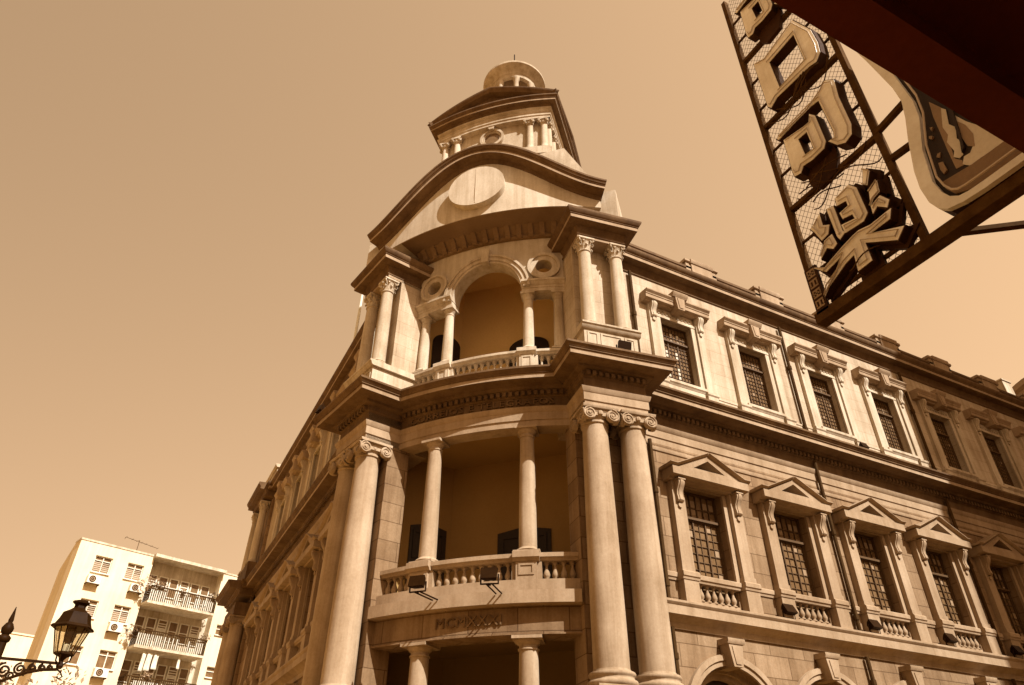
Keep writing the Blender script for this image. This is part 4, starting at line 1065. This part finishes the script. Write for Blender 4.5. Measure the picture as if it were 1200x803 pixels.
for i in range(4):
    z = 6.56 + i * .145; m = MB()
    m.box(SL, -8.655, -8.545, .06, .066, z, z + .022); m.box(SL, -8.655, -8.545, .06, .066, z + .09, z + .112); m.box(SL, -8.612, -8.588, .06, .066, z + .022, z + .09)
    if i % 2: m.box(SL, -8.65, -8.55, .06, .066, z + .045, z + .063)
    m.box(SL, -8.655, -8.637, .06, .066, z + .03, z + .085); m.box(SL, -8.563, -8.545, .06, .066, z + .03, z + .085)
    m.build("glyph", 'artmid', mp, smooth=0)
m = MB()
for (p, q) in (((-9.85, .0, 8.2), (-11.6, .0, 8.55)), ((-9.85, 0, 7.74), (-11.6, 0, 7.55))): m.tube([SL(*p), SL(*q)], .05, 6)
m.tube([SL(-10.10, -.05, 6.46), SL(-10.98, -1.15, 6.46), SL(-13.2, -3.9, 6.46)], .045, 6)
m.build("brace", 'signsteel', sg)

# curved advertising panel beside it
PAN = [(-10.07, 9.55), (-10.16, 9.09), (-10.27, 8.46), (-10.29, 8.19), (-10.25, 7.95), (-10.18, 7.67), (-10.1, 7.26), (-10.08, 7.02), (-10.10, 6.8), (-10.15, 6.67), (-10.22, 6.60), (-10.37, 6.56), (-10.57, 6.545), (-11.8, 6.545), (-12.2, 6.7), (-12.3, 7.1), (-12.2, 8.5), (-12.25, 9.6)]
PANIN = [(-10.25, 9.45), (-10.30, 9.05), (-10.36, 8.4), (-10.39, 8.08), (-10.37, 7.82), (-10.26, 7.43), (-10.21, 6.99), (-10.24, 6.82), (-10.29, 6.71), (-10.36, 6.65), (-10.45, 6.63), (-10.6, 6.625), (-11.75, 6.63), (-12.1, 6.75), (-12.2, 7.1), (-12.1, 8.4), (-12.15, 9.4), (-12.1, 9.5)]
ART = [('artmid', [(-10.5, 7.95), (-10.57, 7.77), (-10.55, 7.53), (-10.49, 7.33), (-10.46, 7.1), (-10.51, 7.02), (-10.5, 6.96), (-10.43, 6.98), (-10.44, 7.24), (-10.46, 7.55), (-10.47, 7.74)]), ('artpale', [(-10.57, 7.76), (-10.6, 7.7), (-10.56, 7.51), (-10.60, 7.42), (-10.56, 7.29), (-10.59, 7.2), (-10.54, 7.07), (-10.5, 7.06), (-10.46, 7.12), (-10.49, 7.18), (-10.47, 7.33), (-10.51, 7.4), (-10.50, 7.53)]),
       ('artpale', [(-10.63, 7.59), (-10.7, 7.39), (-10.9, 6.98), (-11.3, 6.93), (-10.86, 6.88), (-10.65, 6.9), (-10.55, 6.9), (-10.5, 6.97), (-10.54, 7.04), (-10.6, 7.03), (-10.65, 7.08), (-10.62, 7.18), (-10.6, 7.39)]), ('artmid', [(-10.62, 7.5), (-10.68, 7.36), (-10.70, 7.2), (-10.66, 7.06), (-10.61, 7.12), (-10.60, 7.3)]), ('artmid', [(-10.35, 7.28), (-10.38, 7.27), (-10.35, 7.22), (-10.33, 7.25)]), ('artmid', [(-10.32, 7.17), (-10.36, 7.15), (-10.36, 7.03), (-10.32, 7.01), (-10.31, 7.08)]),
       ('artmid', [(-10.4, 7.63), (-10.43, 7.61), (-10.4, 7.58)]), ('artmid', [(-10.36, 7.54), (-10.39, 7.51), (-10.37, 7.48), (-10.35, 7.51)]), ('artbase', [(-10.28, 6.93), (-10.6, 6.88), (-11.9, 6.86), (-11.9, 6.66), (-10.72, 6.645), (-10.46, 6.65), (-10.33, 6.72), (-10.28, 6.83)]), ('artdark', [(-10.60, 7.95), (-10.63, 7.7), (-10.60, 7.4), (-10.575, 7.2), (-10.545, 7.08), (-10.585, 7.12), (-10.62, 7.35), (-10.66, 7.65), (-10.66, 7.95)])]
ap = thing("advertising_panel", "curved bottle shaped sign panel with pale rim and splash artwork beside the characters", "sign", loc=(SX, -11.2, 6.54))
def local2(fr): return lambda a, o, z: (fr(a, o, z)[0] - SX, fr(a, o, z)[1] + 11.2, fr(a, o, z)[2] - 6.54)
AL = local2(SGN)
m = MB(); m.prism(AL, PAN, -.10, .06); bd = m.build("body", 'signside', ap, smooth=0)
m = MB(); m.ring(AL, PAN, PANIN, .06, .125); m.build("rim", 'rim', ap, smooth=0)
m = MB(); m.prism(AL, PANIN, .06, .075); m.build("artwork", 'artdark', ap, smooth=0)
for i, (mt, p) in enumerate(ART):
    m = MB(); m.prism(AL, p, .075 + .002 * (i % 3), .082 + .003 * i); m.build("artwork_shape", mt, bd, smooth=0)
m = MB(); m.tube([AL(a, .15, z) for a, z in offset_poly(PANIN, -.06)][:14], .012, 5); m.build("neon_tube", 'tube', ap)

# ------------------------------------------------------------------ street lamp
LX, LY = CAM[0] - .584 * 1.25, CAM[1] + 10.45 * 1.25
lp = thing("street_lamp", "black ornate street lamp with glazed lantern on a scrolled side bracket", "street lamp", loc=(LX - .82, LY + .02, 0))
def at(x, y, z): return (x - lp.location.x, y - lp.location.y, z)
PX, PY = LX - .82, LY + .02
m = MB(); m.lathe((0, 0, 0), [(.2, 0), (.2, .3), (.13, .5), (.09, .9), (.07, 1.2), (.062, 3.4), (.075, 3.5), (.085, 3.56), (.085, 3.66), (.065, 3.7), (.06, 3.98), (.085, 4.0), (.09, 4.05), (.06, 4.08)], 14); m.build("post", 'iron', lp, smooth=50)
m = MB(); m.lathe((0, 0, 4.08), [(.045, 0), (.05, .01), (.075, .05), (.08, .10), (.05, .16), (.03, .18), (.035, .21), (.005, .40)], 12); m.build("finial", 'iron', lp, smooth=50)
m = MB(); m.box(IDF, .04, .80, -.02, .02, 3.755, 3.79)
def spiral(cx_, cz_, r, t0, turns, sgn):
    pts = []
    for i in range(26):
        t = t0 + sgn * i / 25 * turns * 2 * math.pi; rr = r * (1 - .82 * i / 25); pts.append((cx_ + rr * math.cos(t), 0, cz_ + rr * math.sin(t)))
    return pts
for cx_, cz_, r in ((.15, 3.62, .10), (.34, 3.655, .08), (.49, 3.68, .06), (.61, 3.695, .05), (.71, 3.705, .04)): m.tube(spiral(cx_, cz_, r, math.pi / 2, 1.8, 1), .016, 5)
for cx_, cz_, r in ((.25, 3.56, .055), (.42, 3.62, .045), (.10, 3.50, .05)): m.tube(spiral(cx_, cz_, r, -math.pi / 2, 1.5, -1), .014, 5)
m.tube([(.05, 0, 3.42), (.15, 0, 3.47), (.3, 0, 3.55), (.45, 0, 3.62), (.62, 0, 3.67), (.8, 0, 3.69)], .022, 6)
m.tube([(.05, 0, 3.42), (.10, 0, 3.50), (.14, 0, 3.56)], .012, 5); m.tube([(.8, 0, 3.69), (.86, 0, 3.66), (.9, 0, 3.60), (.86, 0, 3.57), (.83, 0, 3.60)], .012, 5)
m.build("bracket", 'iron', lp)
lq = (.82, 0)
m = MB(); m.lathe((lq[0], 0, 0), [(.035, 3.70), (.05, 3.74), (.035, 3.78), (.03, 3.82), (.06, 3.86), (.12, 3.89), (.135, 3.91), (.12, 3.93)], 6, R(15))
for k in range(3):
    a = R(15 + 120 * k); m.tube([(lq[0] + .03 * math.cos(a), .03 * math.sin(a), 3.76), (lq[0] + .11 * math.cos(a), .11 * math.sin(a), 3.82), (lq[0] + .12 * math.cos(a), .12 * math.sin(a), 3.90)], .012, 5)
ln = m.build("lantern", 'iron', lp)
m = MB()
rb, rt, zb, zt = .135, .245, 3.90, 4.27
for k in range(6):
    a = R(15 + 60 * k); b_ = R(75 + 60 * k)
    m.tube([(lq[0] + rb * math.cos(a), rb * math.sin(a), zb), (lq[0] + rt * math.cos(a), rt * math.sin(a), zt)], .012, 4)
    for (r, z) in ((rb, zb), (rt, zt)): m.tube([(lq[0] + r * math.cos(a), r * math.sin(a), z), (lq[0] + r * math.cos(b_), r * math.sin(b_), z)], .011, 4)
    mx_ = [(lq[0] + r * (math.cos(a) + math.cos(b_)) / 2, r * (math.sin(a) + math.sin(b_)) / 2, z) for r, z in ((rb, zb), (rt, zt))]; m.tube(mx_, .006, 4)
m.build("glazing_bars", 'iron', ln)
m = MB(); m.lathe((lq[0], 0, 0), [(.30, 4.255), (.31, 4.27), (.29, 4.295), (.26, 4.31), (.225, 4.39), (.205, 4.46), (.20, 4.48), (.12, 4.53), (.085, 4.56), (.078, 4.59), (.085, 4.61), (.12, 4.63), (.125, 4.655), (.10, 4.67), (.05, 4.68)], 6, R(15)); m.build("lantern_roof", 'iron', ln, smooth=25)
m = MB(); rows = []
for r, z in ((rb - .003, zb), (rt - .003, zt)): rows.append([m.v((lq[0] + r * math.cos(R(15 + 60 * k)), r * math.sin(R(15 + 60 * k)), z)) for k in range(6)])
for k in range(6): m.f(rows[0][k], rows[0][(k + 1) % 6], rows[1][(k + 1) % 6], rows[1][k])
m.build("glass_pane", 'lanternglass', ln, smooth=0)
m = MB(); m.lathe((lq[0], 0, 0), [(.03, 3.91), (.05, 3.92), (.055, 4.02), (.04, 4.04)], 12); m.mi = 1; m.lathe((lq[0], 0, 0), [(.03, 4.04), (.06, 4.09), (.085, 4.16), (.075, 4.23), (.03, 4.27)], 12); m.build("bulb", ['metalwhite', 'bulb'], ln)

# ------------------------------------------------------------------ apartment building
AE = (0.95173316, 0.30692668); A0 = (CAM[0] - 9.474 + 4.75, CAM[1] + 47.1617 + 12.52)
A0 = (-9.47369, 47.1617)
def AF(a, o, z): return (a * AE[0] + o * AE[1], a * AE[1] - o * AE[0], z)
ab = thing("apartment_building", "white apartment block with balconies and wall units behind the street lamp", "building", loc=(A0[0], A0[1], 0))
BA0, BA1 = 5.42, 11.1
wins = []
for col, (a0, a1) in enumerate(((1.32, 2.54), (3.66, 4.86))):
    for f in range(6): wins.append((a0, a1, 17.86 - 3.1 * f, 19.04 - 3.1 * f))
for f in range(6): wins.append((11.62, 13.08, 18.30 - 3.1 * f, 19.06 - 3.1 * f))
m = MB(); cols = [(0, 1.32, None), (1.32, 2.54, 0), (2.54, 3.66, None), (3.66, 4.86, 1), (4.86, BA0, None), (BA1, 11.62, None), (11.62, 13.08, 2), (13.08, 17, None)]
for a0, a1, k in cols:
    if k is None: m.box(AF, a0, a1, -1.25, 0, 0, 19.88)
    else:
        zs = [0] + [z for w_ in sorted([w_ for w_ in wins if abs(w_[0] - a0) < .01], key=lambda q: q[2]) for z in (w_[2], w_[3])] + [19.88]
        for z0, z1 in zip(zs[0::2], zs[1::2]): m.box(AF, a0, a1, -1.25, 0, z0, z1)
PA = [(0, -1.25), (17, -1.25), (17, -8.9), (1.31, -8.9)]
lo_ = [m.fv(AF, a * (1 if o > -2 or a > 2 else 1), o, 0) for a, o in PA]; hi_ = [m.fv(AF, a, o, 19.88) for a, o in PA]
for j in range(4): m.f(lo_[j], lo_[(j + 1) % 4], hi_[(j + 1) % 4], hi_[j])
m.f(*lo_); m.f(*hi_); m.build("wall", 'white', ab)
m = MB(); m.box(AF, -.04, 5.30, -1.25, .05, 19.885, 20.02); m.box(AF, 11.15, 17, -1.25, .05, 19.885, 20.02); m.box(AF, 5.30, 11.15, -1.25, .55, 19.80, 20.02); m.build("roof", 'whitedirty', ab)
for (a0, a1, z0, z1) in wins:
    if z1 < 8.5: continue
    m = MB(); m.ring(AF, [(a0, z0), (a1, z0), (a1, z1), (a0, z1)], [(a0 + .05, z0 + .05), (a1 - .05, z0 + .05), (a1 - .05, z1 - .05), (a0 + .05, z1 - .05)], -.22, -.12)
    c = (a0 + a1) / 2; m.box(AF, c - .03, c + .03, -.21, -.12, z0 + .05, z1 - .05); m.box(AF, a0, a1, -.21, -.12, z1 - .34, z1 - .29)
    m.box(AF, a0 - .06, a1 + .06, -.02, .12, z0 - .08, z0)
    for q in range(1, 7):
        if a0 < 6 and z0 > 14: m.box(AF, a0 + .05, a1 - .05, -.10, -.09, z0 + .05 + q * .13, z0 + .05 + q * .13 + .02)
    wn = m.build("window", 'metalwhite', ab)
    m = MB(); m.box(AF, a0 + .02, a1 - .02, -.29, -.18, z0 + .02, z1 - .02); m.mi = 1
    if z0 > 14.0 and a0 < 6: m.box(AF, a0 + .06, c - .04, -.178, -.17, z0 + .06, z1 - .45); m.box(AF, c + .08, a1 - .1, -.178, -.17, z0 + .06, z1 - .7)
    m.build("pane", ['glass', 'artmid'], wn)
m = MB(); m.box(AF, BA0, BA1, -1.2, -.9, 0, 19.8); m.build("balcony_wall", 'whitedirty', ab)
for f in range(6):
    zf = 16.22 - 3.1 * f
    if zf < 6: continue
    m = MB(); m.box(AF, BA0 - .02, 10.62, -.9, 1.22, zf, zf + .16); b = m.build("balcony", 'whitedirty', ab)
    m = MB(); zr = zf + 1.28
    m.box(AF, BA0 - .02, 10.62, 1.14, 1.24, zr - .08, zr); m.box(AF, BA0 - .02, BA0 + .06, 0, 1.24, zr - .08, zr); m.box(AF, 10.54, 10.62, 0, 1.24, zr - .08, zr)
    n = 34
    for i in range(n + 1): a = BA0 + .02 + (10.56 - BA0) * i / n; m.box(AF, a - .02, a + .02, 1.17, 1.21, zf + .16, zr - .08)
    for i in range(7):
        o = .1 + i * .17
        for a in (BA0 + .02, 10.58): m.box(AF, a - .02, a + .02, o - .02, o + .02, zf + .16, zr - .08)
    m.build("railing", 'pipe', b)
    m = MB(); rnd = random.Random(f)
    for i in range(16):
        if rnd.random() < .85:
            a = BA0 + .1 + i * .31; m.box(AF, a, a + rnd.uniform(.18, .30), 1.02, 1.05, zf + .2 + rnd.uniform(0, .1), zr - rnd.uniform(.1, .3))
    m.build("railing_panel", 'metalwhite' if f != 1 else 'laundry', b)
    m = MB()
    for i in range(6):
        a0 = BA0 + .25 + i * .86; m.box(AF, a0, a0 + .62, -.9, -.84, zf + 1.15, zf + 2.55)
    for i in range(6):
        a0 = BA0 + .25 + i * .86
    m.build("balcony_window", 'glass', b)
    m = MB()
    for i in range(6):
        a0 = BA0 + .25 + i * .86; m.ring(AF, [(a0 - .05, zf + 1.1), (a0 + .67, zf + 1.1), (a0 + .67, zf + 2.6), (a0 - .05, zf + 2.6)], [(a0 + .02, zf + 1.17), (a0 + .60, zf + 1.17), (a0 + .60, zf + 2.53), (a0 + .02, zf + 2.53)], -.86, -.80); m.box(AF, a0, a0 + .62, -.85, -.81, zf + 1.85, zf + 1.9)
        for j in range(7):
            if (i + f) % 3 == 0: m.box(AF, a0, a0 + .62, -.84, -.82, zf + 1.25 + j * .17, zf + 1.31 + j * .17)
    m.build("window_frame", 'metalwhite', b)
acs = ((1.16, 16.93, "wall air conditioner below the top left apartment window"), (4.2, 16.95, "wall air conditioner below the second top apartment window"), (3.62, 14.02, "wall air conditioner right of the lantern, below the middle row window"), (3.6, 11.02, "wall air conditioner below the dark lower apartment window"))
for a, z, lab in acs:
    p = Vector((A0[0], A0[1], 0)) + Vector(AF(a + .45, .0, z))
    r_ = thing("air_conditioner", lab, "air conditioner", "air conditioners on the apartment wall", tuple(p))
    m = MB(); m.box(AF, -.45, .45, .10, .45, .02, .58); m.build("casing", 'metalwhite', r_)
    m = MB(); m.arcband(AF, (-.12, .30), .16, .23, .44, .47, 0, 2 * math.pi, 20)
    m.arcband(AF, (-.12, .30), .04, .10, .44, .465, 0, 2 * math.pi, 16); m.build("fan_guard", 'pipe', r_)
    m = MB(); m.disc(AF, (-.12, .30), .16, .448, .455, 20); m.build("fan_opening", 'artmid', r_)
    m = MB(); m.box(AF, -.46, -.40, 0, .44, -.06, .02); m.box(AF, .40, .46, 0, .44, -.06, .02); m.box(AF, -.46, .46, .38, .44, -.05, .0); m.build("bracket", 'pipe', r_)
# balcony plants and laundry
def leaf_cluster(m, c, r, n, size, rnd, squash=(1, 1, 1)):
    for i in range(n):
        while True:
            d = Vector((rnd.uniform(-1, 1), rnd.uniform(-1, 1), rnd.uniform(-1, 1)))
            if d.length < 1: break
        p = Vector(c) + Vector((d.x * r * squash[0], d.y * r * squash[1], d.z * r * squash[2]))
        ax = Vector((rnd.uniform(-1, 1), rnd.uniform(-1, 1), rnd.uniform(-.3, 1))).normalized(); u = ax.orthogonal().normalized(); v_ = ax.cross(u); t = rnd.uniform(0, 6.28); u2 = u * math.cos(t) + v_ * math.sin(t); v2 = ax.cross(u2)
        s_ = size * rnd.uniform(.6, 1.3)
        q = [m.v(p - u2 * s_), m.v(p + v2 * s_ * .38 + ax * s_ * .1), m.v(p + u2 * s_), m.v(p - v2 * s_ * .38 + ax * s_ * .1)]; m.f(*q)
plants = ((5.25, .9, 17.45, .75, 90, "leafy plant spilling over the left end of the top balcony"), (6.1, .95, 17.5, .5, 60, "bushy plant on the top balcony rail beside its left end"), (7.9, .95, 17.45, .25, 30, "small potted plant in the middle of the top balcony"), (10.4, .95, 17.5, .5, 60, "leafy plant at the right end of the top balcony"), (10.5, .9, 14.5, .45, 50, "plant at the right end of the second balcony"), (5.2, .6, 14.1, .55, 60, "trailing plant at the left end of the second balcony"), (7.0, .95, 11.3, .4, 50, "leafy plant on the lowest visible balcony rail"))
for i, (a, o, z, r, n, lab) in enumerate(plants):
    p = Vector((A0[0], A0[1], 0)) + Vector(AF(a, o, z)); r_ = thing("potted_plant", lab, "plant", "plants on the balconies", tuple(p - Vector((0, 0, .3)))); rnd = random.Random(20 + i)
    m = MB(); leaf_cluster(m, (0, 0, .3 + r * .3), r, n, .13, rnd, (1, 1, .8)); m.build("leaves", 'leaf' if i % 2 else 'paleleaf', r_, smooth=0)
    m = MB()
    for k in range(6): m.tube([(0, 0, .15), (rnd.uniform(-1, 1) * r * .5, rnd.uniform(-1, 1) * r * .5, .3 + r * .4)], .012, 4)
    m.build("stem", 'bark', r_)
    m = MB(); m.lathe((0, 0, -.1), [(.09, 0), (.13, .25), (.15, .26), (.15, .30), (.10, .29)], 10); m.build("pot", 'clay', r_)
garm = ((6.40, 12.95, .12, 1.30, "long narrow white cloth, first of the washing below the second balcony"), (6.80, 12.95, .17, 1.20, "white shirt hanging second in the washing below the second balcony"), (7.28, 12.9, .16, 1.0, "pale towel hanging third in the washing below the second balcony"), (9.0, 12.95, .09, .80, "thin pale cloth hanging alone at the right of the washing"))
for i, (a, z, w_, h, lab) in enumerate(garm):
    p = Vector((A0[0], A0[1], 0)) + Vector(AF(a, .9, z)); m = MB(); n = 8; f_, b_ = [], []
    for j in range(n + 1):
        t = j / n; wv = .03 * math.sin(t * 5 + i); ww = w_ * (1 + .25 * t)
        f_.append([m.v(AF(x * ww, wv + .03 * math.sin(x * 9 + t * 4), -h * t)) for x in (-1, -.5, 0, .5, 1)])
    for j in range(n):
        for k in range(4): m.f(f_[j][k], f_[j][k + 1], f_[j + 1][k + 1], f_[j + 1][k])
    g = m.build("hanging_laundry", 'laundry', loc=tuple(p)); g.modifiers.new("thickness", 'SOLIDIFY').thickness = .012
    tag(g, lab, "laundry", "washing hung on the balconies")
p = Vector((A0[0], A0[1], 0)) + Vector(AF(4.25, -1.0, 20.02)); an = thing("antenna", "thin television antenna on the apartment roof", "antenna", loc=tuple(p))
m = MB(); m.tube([(0, 0, 0), (0, 0, 1.15)], .022, 5); m.build("mast", 'pipe', an)
m = MB(); m.tube([AF(-1.05, 0, 1.12), AF(1.5, 0, .86)], .018, 5); 
for t in (0, .2, .35, .5, .62, .8, 1): x = -1.05 + 2.55 * t; z = 1.12 - .26 * t; m.tube([AF(x, -.25, z + .02), AF(x, .25, z)], .010, 4)
m.tube([AF(-1.05, 0, 1.12), AF(-1.12, 0, .95)], .012, 4); m.build("aerial_rods", 'pipe', an)
# small white house further left
wh = thing("white_house", "low plain white building at the far left beyond the apartment block", "building", loc=(-20.5, 74, 0))
wf = lambda a, o, z: (a * .95 + o * .3, a * .3 - o * .95, z)
m = MB(); m.box(wf, -10, 16, -10, 0, 0, 18.55); m.build("wall", 'white', wh); m = MB(); m.box(wf, -10.1, 16.1, -10.1, .1, 18.55, 18.7); m.build("roof", 'white', wh)
m = MB()
for a in (-6, -2, 2): m.box(wf, a, a + 1.6, -.05, .03, 13, 14.4)
m.build("window", 'glass', wh)

# ------------------------------------------------------------------ sunlit tree below the lamp bracket
tr = thing("tree", "sunlit tree whose top shows below the lamp bracket", "tree", loc=(-6.9, 13.2, 0))
m = MB(); m.tube([(0, 0, 0), (.05, .02, 1.5), (-.05, .05, 2.8), (.0, 0, 4.2)], .16, 8, .05)
rnd = random.Random(4)
for k in range(9):
    a = k * .8; z = 2.3 + k * .22; m.tube([(0, 0, z), (.7 * math.cos(a), .7 * math.sin(a), z + .5), (1.3 * math.cos(a), 1.3 * math.sin(a), z + .8)], .05, 6, .015)
m.build("trunk", 'bark', tr)
m = MB()
for k in range(26):
    a = rnd.uniform(0, 6.28); rr = rnd.uniform(0, 1.5); c = (rr * math.cos(a), rr * math.sin(a), rnd.uniform(3.2, 5.95 - .35 * rr)); leaf_cluster(m, c, rnd.uniform(.25, .5), 70, .085, rnd)
m.build("crown", 'paleleaf', tr, smooth=0)

# ------------------------------------------------------------------ round tower block behind the right roof
hx, hy = CAM[0] + 59.3 + 6.4, CAM[1] + 26.0 - 4.2
ht = thing("round_tower_block", "grey round topped tower block behind the far roofline", "building", loc=(hx, hy, 0))
m = MB(); m.lathe((0, 0, 0), [(7.0, 0), (7.0, 29.6), (7.35, 29.8), (7.35, 30.5), (6.4, 30.6), (6.4, 32.4), (6.7, 32.55), (6.7, 33.0), (.5, 33.4)], 56); m.build("wall", 'hotel', ht, smooth=40)
for k in range(18):
    a = R(168 + k * 6); c, s_ = math.cos(a), math.sin(a)
    fr = lambda x, o, z: (c * (7.0 + o) - s_ * x, s_ * (7.0 + o) + c * x, z)
    m = MB(); m.ring(fr, [(-.26, 27.2), (.26, 27.2), (.26, 28.9), (-.26, 28.9)], [(-.2, 27.26), (.2, 27.26), (.2, 28.84), (-.2, 28.84)], -.1, .05); wn = m.build("window", 'hotel', ht)
    m = MB(); m.box(fr, -.2, .2, -.1, .02, 27.26, 28.84); m.build("pane", 'dark', wn)
m = MB(); m.box(IDF, -.55, .55, -.6, .6, -3.0, -.2); m.box(IDF, -.62, .62, -.67, .67, -.2, -.08); q = m.build("stair_head", 'paleplain', ht); q.location = (52.19 - hx, 12.21 - hy, 32.31)
